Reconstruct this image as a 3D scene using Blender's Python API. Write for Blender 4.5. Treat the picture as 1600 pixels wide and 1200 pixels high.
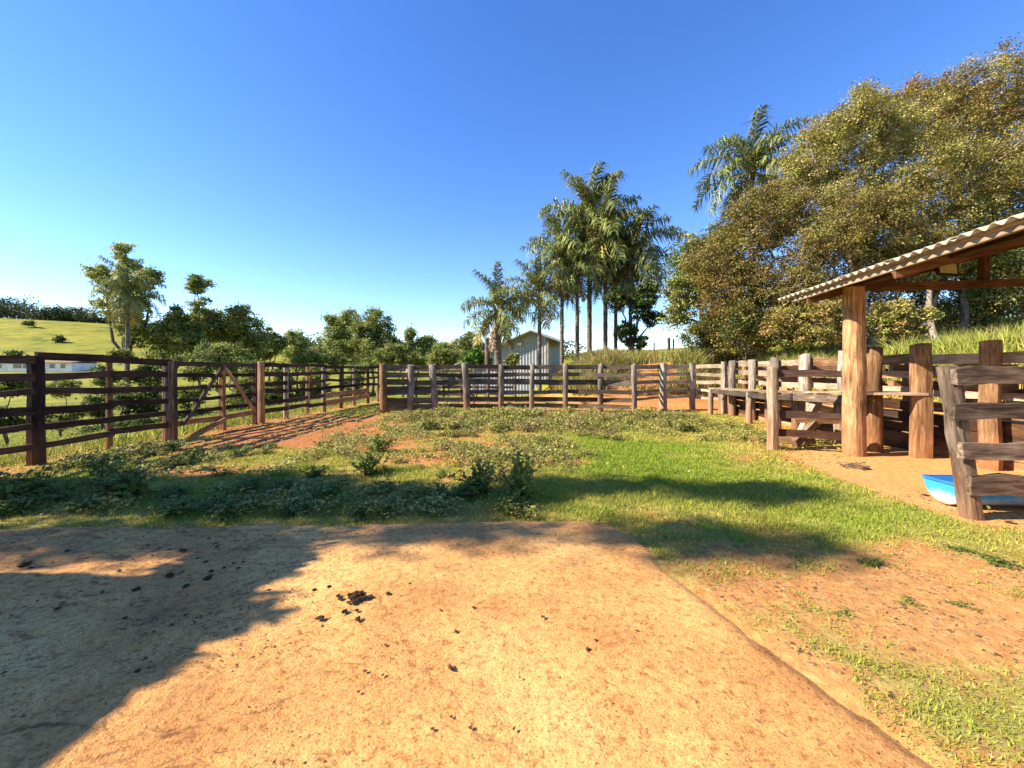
import bpy, math, random
import numpy as np
from mathutils import Vector, Matrix
R = math.radians
sc = bpy.context.scene
for o in list(bpy.data.objects):
    bpy.data.objects.remove(o)
col = sc.collection

# ------------------------------------------------------------------ camera, sky, sun, exposure
F, CH, HZ = 640.0, 1.57, 579.0           # focal length in photo pixels, eye height, horizon row
cam_d = bpy.data.cameras.new('camera')
cam_d.sensor_width = 36.0
cam_d.lens = 36.0 * F / 1600.0
cam_d.shift_y = -(600 - HZ) / 1600.0
cam_d.clip_start = 0.05
cam_d.clip_end = 3000
cam = bpy.data.objects.new('camera', cam_d)
col.objects.link(cam)
cam.location = (0, 0, CH)
cam.rotation_euler = (R(90), 0, 0)
sc.camera = cam

SUN_EL, SUN_AZ = 35.0, 9.0               # sun on the left, a little behind the camera plane
sd = Vector((-math.cos(R(SUN_EL)) * math.cos(R(SUN_AZ)), -math.cos(R(SUN_EL)) * math.sin(R(SUN_AZ)), math.sin(R(SUN_EL))))
sun_d = bpy.data.lights.new('sun', 'SUN')
sun_d.energy = 5.0
sun_d.angle = R(0.53)
sun_d.color = (1.0, 0.90, 0.74)
sun = bpy.data.objects.new('sun', sun_d)
col.objects.link(sun)
sun.location = (-20, 0, 30)
sun.rotation_euler = (-sd).to_track_quat('-Z', 'Y').to_euler()

w = bpy.data.worlds.new('World')
sc.world = w
w.use_nodes = True
wn = w.node_tree
sky = wn.nodes.new('ShaderNodeTexSky')
sky.sky_type = 'NISHITA'
sky.sun_disc = False
sky.sun_elevation = R(SUN_EL)
sky.sun_rotation = R(-90 - SUN_AZ)
sky.altitude = 0.0
sky.air_density = 1.0
sky.dust_density = 0.0
sky.ozone_density = 3.2
bg = wn.nodes['Background']
hs = wn.nodes.new('ShaderNodeHueSaturation')
hs.inputs['Saturation'].default_value = 1.24
hs.inputs['Hue'].default_value = 0.514
wn.links.new(sky.outputs[0], hs.inputs['Color'])
wn.links.new(hs.outputs[0], bg.inputs['Color'])
bg.inputs['Strength'].default_value = 0.124
sc.view_settings.view_transform = 'Standard'
sc.view_settings.look = 'None'
sc.view_settings.gamma = 1
sc.view_settings.use_curve_mapping = False
sc.view_settings.exposure = 1.32
sc.cycles.max_bounces = 4
sc.cycles.diffuse_bounces = 3
sc.cycles.transparent_max_bounces = 4

# ------------------------------------------------------------------ helpers
def smooth(x, a, b):
    t = np.clip((np.asarray(x, float) - a) / (b - a), 0, 1)
    return t * t * (3 - 2 * t)

def vnoise(x, y, seed=0):
    x = np.asarray(x, float); y = np.asarray(y, float)
    xi = np.floor(x).astype(np.int64); yi = np.floor(y).astype(np.int64)
    fx = x - xi; fy = y - yi
    fx = fx * fx * (3 - 2 * fx); fy = fy * fy * (3 - 2 * fy)
    def h(a, b):
        n = (a * 374761393 + b * 668265263 + seed * 974634777) & 0xFFFFFFFF
        n = ((n ^ (n >> 13)) * 1274126177) & 0xFFFFFFFF
        return ((n ^ (n >> 16)) & 0xFFFF) / 65535.0
    return (h(xi, yi) * (1 - fx) + h(xi + 1, yi) * fx) * (1 - fy) + (h(xi, yi + 1) * (1 - fx) + h(xi + 1, yi + 1) * fx) * fy

def fbm(x, y, seed=0, oct=3):
    s = 0; a = 0.5; t = 0
    for k in range(oct):
        s = s + a * vnoise(x * 2 ** k, y * 2 ** k, seed + k); t += a; a *= .5
    return s / t

def gp(px, py):
    """photo pixel of a point on the flat yard -> ground x, y"""
    d = CH * F / (py - HZ)
    return ((px - 800) * d / F, d)

def wp(px, py, d):
    """photo pixel and real distance -> point in the place"""
    return Vector(((px - 800) * d / F, d, CH - (py - HZ) * d / F))

def np_mesh(name, V, faces, cols=None, smooth_=False):
    """V (n,3); faces an (m,k) array or a list of index tuples"""
    me = bpy.data.meshes.new(name)
    V = np.asarray(V, np.float32)
    if isinstance(faces, np.ndarray):
        m, k = faces.shape
        me.vertices.add(len(V)); me.vertices.foreach_set('co', V.ravel())
        me.loops.add(m * k); me.loops.foreach_set('vertex_index', faces.astype(np.int32).ravel())
        me.polygons.add(m); me.polygons.foreach_set('loop_start', np.arange(0, m * k, k, dtype=np.int32))
        me.update(calc_edges=True)
    else:
        me.from_pydata([tuple(v) for v in V.tolist()], [], faces)
        me.update()
    if cols is not None:
        at = me.color_attributes.new('Col', 'FLOAT_COLOR', 'POINT')
        c = np.ones((len(V), 4), np.float32); c[:, :3] = cols
        at.data.foreach_set('color', c.ravel())
    if smooth_:
        me.polygons.foreach_set('use_smooth', np.ones(len(me.polygons), bool))
    return me

def link(name, me, mat=None, parent=None, M=None):
    """M is a world matrix (or location) of the object; parents are unrotated empties or unrotated parts"""
    o = bpy.data.objects.new(name, me)
    col.objects.link(o)
    if mat is not None and me is not None and len(me.materials) == 0:
        me.materials.append(mat)
    if M is None: M = Matrix.Identity(4)
    if isinstance(M, (Vector, tuple)): M = Matrix.Translation(M)
    if parent is not None:
        o.parent = parent
        o.matrix_basis = WORLD[parent.name].inverted() @ M
    else:
        o.matrix_basis = M
    WORLD[o.name] = M
    return o
WORLD = {}

def tag(o, label, cat, group=None):
    o['label'] = label; o['category'] = cat
    if group: o['group'] = group
    return o

def thing(name, label, cat, loc=(0, 0, 0), group=None):
    o = link(name, None, None, None, Matrix.Translation(loc))
    o.empty_display_size = .2
    return tag(o, label, cat, group)

# ------------------------------------------------------------------ materials
def new_mat(name):
    m = bpy.data.materials.new(name); m.use_nodes = True
    nt = m.node_tree; b = nt.nodes['Principled BSDF']
    b.inputs['Roughness'].default_value = .9
    b.inputs['Specular IOR Level'].default_value = .15
    return m, nt, b

def N(nt, t, **kw):
    n = nt.nodes.new(t)
    for k, v in kw.items():
        if k in n.inputs: n.inputs[k].default_value = v
        else: setattr(n, k, v)
    return n

def ramp(nt, stops):
    r = nt.nodes.new('ShaderNodeValToRGB'); e = r.color_ramp.elements
    while len(e) < len(stops): e.new(.5)
    for i, (p, c) in enumerate(stops):
        e[i].position = p; e[i].color = (*c, 1)
    return r

def wood_mat(name, dark, light, axis='X', soil=0.0, contrast=1.0):
    m, nt, b = new_mat(name)
    L = nt.links.new
    tc = N(nt, 'ShaderNodeTexCoord'); oi = N(nt, 'ShaderNodeObjectInfo')
    mp = N(nt, 'ShaderNodeMapping')
    mp.inputs['Scale'].default_value = (1.7, 15, 15) if axis == 'X' else (15, 15, 1.7)
    add = N(nt, 'ShaderNodeVectorMath', operation='ADD')
    sc_ = N(nt, 'ShaderNodeMath', operation='MULTIPLY'); sc_.inputs[1].default_value = 37
    L(oi.outputs['Random'], sc_.inputs[0])
    L(tc.outputs['Object'], add.inputs[0]); L(sc_.outputs[0], add.inputs[1])
    L(add.outputs[0], mp.inputs['Vector'])
    n1 = N(nt, 'ShaderNodeTexNoise', Scale=1.6, Detail=6.0, Roughness=.65, Distortion=.6); L(mp.outputs[0], n1.inputs['Vector'])
    n2 = N(nt, 'ShaderNodeTexNoise', Scale=2.2, Detail=4.0); L(add.outputs[0], n2.inputs['Vector'])
    lo, hi = .5 - .2 / contrast, .5 + .2 / contrast
    r = ramp(nt, [(lo, dark), (.5, tuple(.55 * a + .45 * c for a, c in zip(dark, light))), (hi, light)])
    L(n1.outputs[0], r.inputs[0])
    # per board value and large blotches
    mr = N(nt, 'ShaderNodeMapRange'); mr.inputs['To Min'].default_value = .5; mr.inputs['To Max'].default_value = 1.4
    L(oi.outputs['Random'], mr.inputs['Value'])
    m2 = N(nt, 'ShaderNodeMapRange'); m2.inputs['From Min'].default_value = .3; m2.inputs['From Max'].default_value = .7
    m2.inputs['To Min'].default_value = .6; m2.inputs['To Max'].default_value = 1.25
    L(n2.outputs[0], m2.inputs['Value'])
    mu = N(nt, 'ShaderNodeMath', operation='MULTIPLY'); L(mr.outputs[0], mu.inputs[0]); L(m2.outputs[0], mu.inputs[1])
    hv = N(nt, 'ShaderNodeHueSaturation'); L(r.outputs[0], hv.inputs['Color']); L(mu.outputs[0], hv.inputs['Value'])
    out = hv.outputs[0]
    if soil > 0:
        ge = N(nt, 'ShaderNodeNewGeometry'); sp = N(nt, 'ShaderNodeSeparateXYZ'); L(ge.outputs['Position'], sp.inputs[0])
        ad = N(nt, 'ShaderNodeMath', operation='ADD'); n3 = N(nt, 'ShaderNodeTexNoise', Scale=5.0, Detail=3.0)
        L(ge.outputs['Position'], n3.inputs['Vector'])
        nm = N(nt, 'ShaderNodeMath', operation='MULTIPLY'); nm.inputs[1].default_value = -1.1; L(n3.outputs[0], nm.inputs[0])
        L(sp.outputs['Z'], ad.inputs[0]); L(nm.outputs[0], ad.inputs[1])
        m3 = N(nt, 'ShaderNodeMapRange'); m3.inputs['From Min'].default_value = -.55; m3.inputs['From Max'].default_value = .25
        m3.inputs['To Min'].default_value = soil; m3.inputs['To Max'].default_value = 0
        L(ad.outputs[0], m3.inputs['Value'])
        mx = N(nt, 'ShaderNodeMix', data_type='RGBA'); L(m3.outputs[0], mx.inputs['Factor']); L(out, mx.inputs['A'])
        mx.inputs['B'].default_value = (.34, .13, .045, 1); out = mx.outputs['Result']
    L(out, b.inputs['Base Color'])
    bp = N(nt, 'ShaderNodeBump', Strength=.7, Distance=.02); L(n1.outputs[0], bp.inputs['Height']); L(bp.outputs[0], b.inputs['Normal'])
    return m

M = {}
def wood_pair(key, dark, light, soil=0., contrast=1.):
    M[key + '_x'] = wood_mat(key + '_board', dark, light, 'X', soil * .6, contrast)
    M[key + '_z'] = wood_mat(key + '_post', dark, light, 'Z', soil, contrast)
wood_pair('dark', (.022, .013, .010), (.108, .062, .042), .3)
wood_pair('beam', (.045, .02, .010), (.19, .09, .042), 0)  # brown darkened to paint in shade under the shelter roof and in the chute
wood_pair('grey', (.09, .066, .046), (.46, .37, .275), .6, 1.15)
wood_pair('greydark', (.042, .031, .023), (.19, .143, .103), .3)
wood_pair('tan', (.20, .13, .075), (.58, .44, .29), .45)
wood_pair('red', (.17, .075, .03), (.60, .345, .17), .55, 1.15)
wood_pair('panel', (.055, .038, .026), (.29, .21, .14), .3, 1.3)

def leaf_mat(name, trans=.3, rough=.55, spec=.25):
    m = bpy.data.materials.new(name); m.use_nodes = True
    nt = m.node_tree; b = nt.nodes['Principled BSDF']; out = nt.nodes['Material Output']
    b.inputs['Roughness'].default_value = rough; b.inputs['Specular IOR Level'].default_value = spec
    a = N(nt, 'ShaderNodeAttribute', attribute_name='Col')
    oi = N(nt, 'ShaderNodeObjectInfo')
    mr = N(nt, 'ShaderNodeMapRange'); mr.inputs['To Min'].default_value = .82; mr.inputs['To Max'].default_value = 1.18
    nt.links.new(oi.outputs['Random'], mr.inputs['Value'])
    hv = N(nt, 'ShaderNodeHueSaturation'); nt.links.new(a.outputs['Color'], hv.inputs['Color']); nt.links.new(mr.outputs[0], hv.inputs['Value'])
    t = N(nt, 'ShaderNodeBsdfTranslucent'); mx = N(nt, 'ShaderNodeMixShader'); mx.inputs[0].default_value = trans
    nt.links.new(hv.outputs[0], b.inputs['Base Color']); nt.links.new(hv.outputs[0], t.inputs['Color'])
    nt.links.new(b.outputs[0], mx.inputs[1]); nt.links.new(t.outputs[0], mx.inputs[2]); nt.links.new(mx.outputs[0], out.inputs[0])
    return m
M['leaf'] = leaf_mat('leaf', .16, .6, .12)
M['thinleaf'] = leaf_mat('thin_leaf', .42, .6, .1)
M['grass'] = leaf_mat('grass_blade', .35, .6, .2)
M['frond'] = leaf_mat('palm_frond', .12, .5, .2)

def bark_mat(name, a, b_, rings=False):
    m, nt, b = new_mat(name)
    L = nt.links.new
    tc = N(nt, 'ShaderNodeTexCoord'); mp = N(nt, 'ShaderNodeMapping')
    mp.inputs['Scale'].default_value = (3, 3, 9) if rings else (7, 7, 1.5)
    L(tc.outputs['Object'], mp.inputs[0])
    n1 = N(nt, 'ShaderNodeTexNoise', Scale=1.2, Detail=6.0, Roughness=.7); L(mp.outputs[0], n1.inputs['Vector'])
    r = ramp(nt, [(.35, a), (.68, b_)]); L(n1.outputs[0], r.inputs[0]); L(r.outputs[0], b.inputs['Base Color'])
    bp = N(nt, 'ShaderNodeBump', Strength=.6, Distance=.03); L(n1.outputs[0], bp.inputs['Height']); L(bp.outputs[0], b.inputs['Normal'])
    return m
M['bark'] = bark_mat('bark', (.05, .035, .025), (.2, .15, .11))
M['palebark'] = bark_mat('pale_bark', (.16, .115, .08), (.46, .37, .28))
M['palmbark'] = bark_mat('palm_bark', (.06, .048, .038), (.24, .2, .16), True)

def ground_mat():
    m, nt, b = new_mat('yard_ground')
    L = nt.links.new
    a = N(nt, 'ShaderNodeAttribute', attribute_name='Col'); sp = N(nt, 'ShaderNodeSeparateColor'); L(a.outputs['Color'], sp.inputs[0])
    ge = N(nt, 'ShaderNodeNewGeometry')
    n1 = N(nt, 'ShaderNodeTexNoise', Scale=.9, Detail=8.0, Roughness=.62); L(ge.outputs['Position'], n1.inputs['Vector'])
    n2 = N(nt, 'ShaderNodeTexNoise', Scale=14.0, Detail=6.0, Roughness=.7); L(ge.outputs['Position'], n2.inputs['Vector'])
    n3 = N(nt, 'ShaderNodeTexNoise', Scale=60.0, Detail=3.0, Roughness=.7); L(ge.outputs['Position'], n3.inputs['Vector'])
    soil = ramp(nt, [(.3, (.22, .065, .018)), (.5, (.38, .135, .038)), (.72, (.52, .25, .09))]); L(n2.outputs[0], soil.inputs[0])
    dust = ramp(nt, [(.3, (.40, .19, .06)), (.55, (.57, .31, .10)), (.75, (.68, .43, .17))]); L(n2.outputs[0], dust.inputs[0])
    mx0 = N(nt, 'ShaderNodeMix', data_type='RGBA'); L(sp.outputs['Green'], mx0.inputs['Factor']); L(soil.outputs[0], mx0.inputs['A']); L(dust.outputs[0], mx0.inputs['B'])
    gr = ramp(nt, [(.28, (.12, .12, .02)), (.5, (.27, .25, .05)), (.7, (.46, .38, .11))]); L(n2.outputs[0], gr.inputs[0])
    # grass cover breaks up with fine noise
    ad = N(nt, 'ShaderNodeMath', operation='ADD'); L(sp.outputs['Red'], ad.inputs[0])
    mm = N(nt, 'ShaderNodeMapRange'); mm.inputs['From Min'].default_value = .25; mm.inputs['From Max'].default_value = .75
    mm.inputs['To Min'].default_value = -.55; mm.inputs['To Max'].default_value = .55
    av = N(nt, 'ShaderNodeMath', operation='ADD'); L(n2.outputs[0], av.inputs[0]); L(n1.outputs[0], av.inputs[1])
    hf = N(nt, 'ShaderNodeMath', operation='MULTIPLY'); hf.inputs[1].default_value = .5; L(av.outputs[0], hf.inputs[0])
    L(hf.outputs[0], mm.inputs['Value']); L(mm.outputs[0], ad.inputs[1])
    cl = N(nt, 'ShaderNodeMapRange'); cl.inputs['From Min'].default_value = .38; cl.inputs['From Max'].default_value = .72; L(ad.outputs[0], cl.inputs['Value'])
    mx = N(nt, 'ShaderNodeMix', data_type='RGBA'); L(cl.outputs[0], mx.inputs['Factor']); L(mx0.outputs['Result'], mx.inputs['A']); L(gr.outputs[0], mx.inputs['B'])
    # far pasture
    n4 = N(nt, 'ShaderNodeTexNoise', Scale=.11, Detail=10.0, Roughness=.78); L(ge.outputs['Position'], n4.inputs['Vector'])
    pa = ramp(nt, [(.38, (.075, .09, .006)), (.48, (.20, .195, .011)), (.62, (.31, .265, .02))]); L(n4.outputs[0], pa.inputs[0])
    mx2 = N(nt, 'ShaderNodeMix', data_type='RGBA'); L(sp.outputs['Blue'], mx2.inputs['Factor']); L(mx.outputs['Result'], mx2.inputs['A']); L(pa.outputs[0], mx2.inputs['B'])
    # fine dark and light specks
    sk = ramp(nt, [(.30, (.45, .4, .38)), (.42, (1, 1, 1)), (.62, (1, 1, 1)), (.75, (1.25, 1.2, 1.1))]); L(n3.outputs[0], sk.inputs[0])
    mu = N(nt, 'ShaderNodeMix', data_type='RGBA', blend_type='MULTIPLY'); mu.inputs['Factor'].default_value = .8
    L(mx2.outputs['Result'], mu.inputs['A']); L(sk.outputs[0], mu.inputs['B'])
    L(mu.outputs['Result'], b.inputs['Base Color'])
    av2 = N(nt, 'ShaderNodeMath', operation='MULTIPLY_ADD'); av2.inputs[1].default_value = .35; L(n3.outputs[0], av2.inputs[0]); L(n2.outputs[0], av2.inputs[2])
    bp = N(nt, 'ShaderNodeBump', Strength=.6, Distance=.025); L(av2.outputs[0], bp.inputs['Height']); L(bp.outputs[0], b.inputs['Normal'])
    return m
M['ground'] = ground_mat()

def slab_mat():
    m, nt, b = new_mat('dusty_concrete')
    L = nt.links.new
    ge = N(nt, 'ShaderNodeNewGeometry')
    P = ge.outputs['Position']
    n1 = N(nt, 'ShaderNodeTexNoise', Scale=.8, Detail=6.0, Roughness=.6); L(P, n1.inputs['Vector'])
    n2 = N(nt, 'ShaderNodeTexNoise', Scale=22.0, Detail=5.0, Roughness=.75); L(P, n2.inputs['Vector'])
    n3 = N(nt, 'ShaderNodeTexNoise', Scale=95.0, Detail=3.0, Roughness=.7); L(P, n3.inputs['Vector'])
    c1 = ramp(nt, [(.34, (.43, .195, .062)), (.5, (.62, .318, .104)), (.66, (.74, .43, .155))]); L(n1.outputs[0], c1.inputs[0])
    c2 = ramp(nt, [(.34, (.50, .38, .30)), (.47, (.96, .94, .92)), (.66, (1.2, 1.2, 1.15))]); L(n2.outputs[0], c2.inputs[0])
    c3 = ramp(nt, [(.32, (.45, .35, .28)), (.45, (1, 1, 1)), (.66, (1.22, 1.22, 1.18))]); L(n3.outputs[0], c3.inputs[0])
    m1 = N(nt, 'ShaderNodeMix', data_type='RGBA', blend_type='MULTIPLY'); m1.inputs['Factor'].default_value = .9
    L(c1.outputs[0], m1.inputs['A']); L(c2.outputs[0], m1.inputs['B'])
    m2 = N(nt, 'ShaderNodeMix', data_type='RGBA', blend_type='MULTIPLY'); m2.inputs['Factor'].default_value = .85
    L(m1.outputs['Result'], m2.inputs['A']); L(c3.outputs[0], m2.inputs['B'])
    # rusty soil stains
    n5 = N(nt, 'ShaderNodeTexNoise', Scale=3.3, Detail=7.0, Roughness=.75, Distortion=.4); L(P, n5.inputs['Vector'])
    s5 = ramp(nt, [(.56, (0, 0, 0)), (.72, (1, 1, 1))]); L(n5.outputs[0], s5.inputs[0])
    m3 = N(nt, 'ShaderNodeMix', data_type='RGBA'); L(s5.outputs[0], m3.inputs['Factor']); L(m2.outputs['Result'], m3.inputs['A']); m3.inputs['B'].default_value = (.46, .22, .08, 1)
    # dried dung smears towards the left, where the cattle stand
    n6 = N(nt, 'ShaderNodeTexNoise', Scale=5.5, Detail=8.0, Roughness=.8, Distortion=.8)
    mp = N(nt, 'ShaderNodeMapping'); mp.inputs['Scale'].default_value = (.8, 1.5, 1); L(P, mp.inputs[0]); L(mp.outputs[0], n6.inputs['Vector'])
    sx = N(nt, 'ShaderNodeSeparateXYZ'); L(P, sx.inputs[0])
    xr = N(nt, 'ShaderNodeMapRange'); xr.inputs['From Min'].default_value = -4.5; xr.inputs['From Max'].default_value = .3
    xr.inputs['To Min'].default_value = .05; xr.inputs['To Max'].default_value = -.06; L(sx.outputs[0], xr.inputs['Value'])
    ad = N(nt, 'ShaderNodeMath', operation='ADD'); L(n6.outputs[0], ad.inputs[0]); L(xr.outputs[0], ad.inputs[1])
    s6 = ramp(nt, [(.56, (0, 0, 0)), (.66, (.8, .8, .8))]); L(ad.outputs[0], s6.inputs[0])
    m4 = N(nt, 'ShaderNodeMix', data_type='RGBA'); L(s6.outputs[0], m4.inputs['Factor']); L(m3.outputs['Result'], m4.inputs['A']); m4.inputs['B'].default_value = (.19, .105, .06, 1)
    # hairline cracks
    vo = N(nt, 'ShaderNodeTexVoronoi', feature='DISTANCE_TO_EDGE', Scale=.42)
    nd = N(nt, 'ShaderNodeTexNoise', Scale=2.5, Detail=4.0); L(P, nd.inputs['Vector'])
    va = N(nt, 'ShaderNodeVectorMath', operation='MULTIPLY_ADD'); va.inputs[1].default_value = (.5, .5, .5); L(nd.outputs['Color'], va.inputs[0]); L(P, va.inputs[2])
    L(va.outputs[0], vo.inputs['Vector'])
    s7 = ramp(nt, [(.0, (1, 1, 1)), (.004, (0, 0, 0))]); L(vo.outputs['Distance'], s7.inputs[0])
    f7 = N(nt, 'ShaderNodeMath', operation='MULTIPLY'); f7.inputs[1].default_value = .55; L(s7.outputs[0], f7.inputs[0])
    m5 = N(nt, 'ShaderNodeMix', data_type='RGBA'); L(f7.outputs[0], m5.inputs['Factor']); L(m4.outputs['Result'], m5.inputs['A']); m5.inputs['B'].default_value = (.2, .1, .045, 1)
    v2 = N(nt, 'ShaderNodeTexVoronoi', Scale=48.0); L(P, v2.inputs['Vector'])
    vs = N(nt, 'ShaderNodeSeparateColor'); L(v2.outputs['Color'], vs.inputs[0])
    vr = N(nt, 'ShaderNodeMath', operation='MULTIPLY'); vr.inputs[1].default_value = .42; L(vs.outputs[0], vr.inputs[0])
    vl = N(nt, 'ShaderNodeMath', operation='LESS_THAN'); L(v2.outputs['Distance'], vl.inputs[0]); L(vr.outputs[0], vl.inputs[1])
    vg = N(nt, 'ShaderNodeMath', operation='GREATER_THAN'); vg.inputs[1].default_value = .55; L(vs.outputs[1], vg.inputs[0])
    vm = N(nt, 'ShaderNodeMath', operation='MULTIPLY'); L(vl.outputs[0], vm.inputs[0]); L(vg.outputs[0], vm.inputs[1])
    vf = N(nt, 'ShaderNodeMath', operation='MULTIPLY'); vf.inputs[1].default_value = .55; L(vm.outputs[0], vf.inputs[0])
    m6 = N(nt, 'ShaderNodeMix', data_type='RGBA'); L(vf.outputs[0], m6.inputs['Factor']); L(m5.outputs['Result'], m6.inputs['A']); m6.inputs['B'].default_value = (.30, .15, .06, 1)
    v3 = N(nt, 'ShaderNodeTexVoronoi', Scale=19.0); L(va.outputs[0], v3.inputs['Vector'])
    w3 = N(nt, 'ShaderNodeSeparateColor'); L(v3.outputs['Color'], w3.inputs[0])
    w4 = N(nt, 'ShaderNodeMath', operation='MULTIPLY_ADD'); w4.inputs[1].default_value = .55; w4.inputs[2].default_value = -.3; L(w3.outputs[0], w4.inputs[0])
    w5 = N(nt, 'ShaderNodeMath', operation='LESS_THAN'); L(v3.outputs['Distance'], w5.inputs[0]); L(w4.outputs[0], w5.inputs[1])
    w6 = N(nt, 'ShaderNodeMath', operation='MULTIPLY'); w6.inputs[1].default_value = .7; L(w5.outputs[0], w6.inputs[0])
    m7 = N(nt, 'ShaderNodeMix', data_type='RGBA'); L(w6.outputs[0], m7.inputs['Factor']); L(m6.outputs['Result'], m7.inputs['A']); m7.inputs['B'].default_value = (.24, .115, .05, 1)
    L(m7.outputs['Result'], b.inputs['Base Color'])
    h = N(nt, 'ShaderNodeMath', operation='MULTIPLY_ADD'); h.inputs[1].default_value = .4; L(n3.outputs[0], h.inputs[0]); L(n2.outputs[0], h.inputs[2])
    h2 = N(nt, 'ShaderNodeMath', operation='MULTIPLY_ADD'); h2.inputs[1].default_value = .5; L(s6.outputs[0], h2.inputs[0]); L(h.outputs[0], h2.inputs[2])
    bp = N(nt, 'ShaderNodeBump', Strength=.9, Distance=.014); L(h2.outputs[0], bp.inputs['Height']); L(bp.outputs[0], b.inputs['Normal'])
    return m
M['slab'] = slab_mat()

def plain(name, c, rough=.8, spec=.2, metal=0., c2=None, scale=6., bump=0., emit=None):
    m, nt, b = new_mat(name)
    b.inputs['Roughness'].default_value = rough; b.inputs['Specular IOR Level'].default_value = spec; b.inputs['Metallic'].default_value = metal
    c2 = c2 or tuple(.7 * k for k in c)
    tc = N(nt, 'ShaderNodeTexCoord'); n1 = N(nt, 'ShaderNodeTexNoise', Scale=scale, Detail=6.0, Roughness=.65)
    nt.links.new(tc.outputs['Object'], n1.inputs['Vector'])
    r = ramp(nt, [(.35, c2), (.62, c)]); nt.links.new(n1.outputs[0], r.inputs[0]); nt.links.new(r.outputs[0], b.inputs['Base Color'])
    if bump:
        bp = N(nt, 'ShaderNodeBump', Strength=bump, Distance=.02); nt.links.new(n1.outputs[0], bp.inputs['Height']); nt.links.new(bp.outputs[0], b.inputs['Normal'])
    return m
M['fibre'] = plain('fibre_cement', (.42, .36, .27), .9, .1, 0, (.20, .16, .115), 3., .3)
M['zinc'] = plain('galvanised_sheet', (.31, .325, .345), .6, .3, 0, (.21, .22, .24), 1.5)
M['zincroof'] = plain('galvanised_roof', (.30, .31, .32), .55, .4, .3, (.18, .17, .16), 1.2)
M['white'] = plain('white_wash', (.80, .80, .78), .85, .2, 0, (.62, .61, .57), .8)
M['glass'] = plain('dark_window', (.03, .04, .05), .15, .5, 0, (.02, .02, .03))
M['tile'] = plain('old_roof_tile', (.34, .2, .13), .9, .1, 0, (.2, .11, .07), 2.)
M['dung'] = plain('dung', (.14, .08, .045), .95, .05, 0, (.06, .035, .022), 30., .8)
M['clod'] = plain('earth_clod', (.30, .14, .07), .95, .05, 0, (.14, .06, .03), 25., .8)
M['blue'] = plain('blue_plastic', (.03, .20, .55), .45, .4, 0, (.02, .14, .42), 4.)
def drum_mat():
    m, nt, b = new_mat('sun_bleached_drum'); b.inputs['Roughness'].default_value = .5; L = nt.links.new
    tc = N(nt, 'ShaderNodeTexCoord'); sp = N(nt, 'ShaderNodeSeparateXYZ'); L(tc.outputs['Object'], sp.inputs[0])
    n = N(nt, 'ShaderNodeTexNoise', Scale=9.0, Detail=5.0); L(tc.outputs['Object'], n.inputs['Vector'])
    a = N(nt, 'ShaderNodeMath', operation='MULTIPLY_ADD'); a.inputs[1].default_value = .16; L(n.outputs[0], a.inputs[0]); L(sp.outputs['Z'], a.inputs[2])
    r = ramp(nt, [(.11, (.40, .28, .16)), (.15, (.38, .42, .46)), (.2, (.22, .40, .62)), (.24, (.04, .28, .68))]); L(a.outputs[0], r.inputs[0]); L(r.outputs[0], b.inputs['Base Color'])
    return m
M['drum'] = drum_mat()
M['metal'] = plain('dark_metal', (.06, .06, .065), .5, .4, .6)
M['lampface'] = plain('lamp_face', (.62, .58, .30), .35, .5, 0, (.5, .46, .22), 20.)
M['wire'] = plain('wire', (.18, .16, .14), .6, .3, .5)
M['plaster'] = plain('stable_plaster', (.55, .5, .42), .9, .1, 0, (.4, .33, .26), 1.)

# ------------------------------------------------------------------ terrain
PX = np.array([-700, -400, -250, -200, -112, -31, 40, 200, 400, 700], float)
PZ = np.array([50, 38, 28, 25, 13, 8, 5, 12, 25, 40], float)
def height(X, Y):
    X = np.asarray(X, float); Y = np.asarray(Y, float)
    out = np.maximum(np.maximum(-8.6 - X, 0), np.where(X < 3, np.maximum(Y - 22, 0), 0) * smooth(-X, -3, 2))
    z = -2.3 * smooth(out, .3, 13) * (1 - smooth(Y, 50, 100)) * smooth(Y, -12, 2)
    z = z + np.interp(X, PX, PZ) * smooth(Y, 70, 210) + (Y > 210) * (Y - 210) * .02
    bx = smooth(X + .8 * (fbm(X * .3, Y * .3, 5) - .5), 8.9, 12.6) * smooth(Y, -12, 4)
    by = smooth(Y + 1.2 * (fbm(X * .3, Y * .3, 6) - .5), 18.2, 20.8) * smooth(X, 1.5, 5)
    b = np.maximum(bx, by)
    z = z + b * (1.75 + .7 * (fbm(X * .25, Y * .25, 7) - .5)) + smooth(X, 12, 40) * 4.0 * b
    z = z + .05 * (fbm(X * .8, Y * .8, 11) - .5) + .035 * (fbm(X * 3.1, Y * 3.1, 12) - .5)
    far = smooth(np.hypot(X, Y - 8), 25, 90)
    z = z + far * 2.0 * (fbm(X * .03, Y * .03, 13) - .5) + far * .5 * (fbm(X * .15, Y * .15, 15) - .5)
    return z
def hz(x, y): return float(height(np.array([x]), np.array([y]))[0])

SLAB_EDGE_Y = np.array([-6, 1.0, 1.62, 2.2, 2.9, 3.5, 3.95, 4.18, 4.31, 4.36]); SLAB_EDGE_X = np.array([2.6, 1.95, 1.72, 1.55, 1.38, 1.24, 1.14, 1.02, .86, .6])
def slab_front(X): return 4.06 + .04 * X + .07 * (fbm(X * 1.3, X * 0 + 3, 21) - .5) + .23
def in_slab(X, Y, m=0.0):
    return (Y < slab_front(np.minimum(X, .7)) - .08 + m) & (X < np.interp(Y, SLAB_EDGE_Y, SLAB_EDGE_X) + m)

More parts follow.
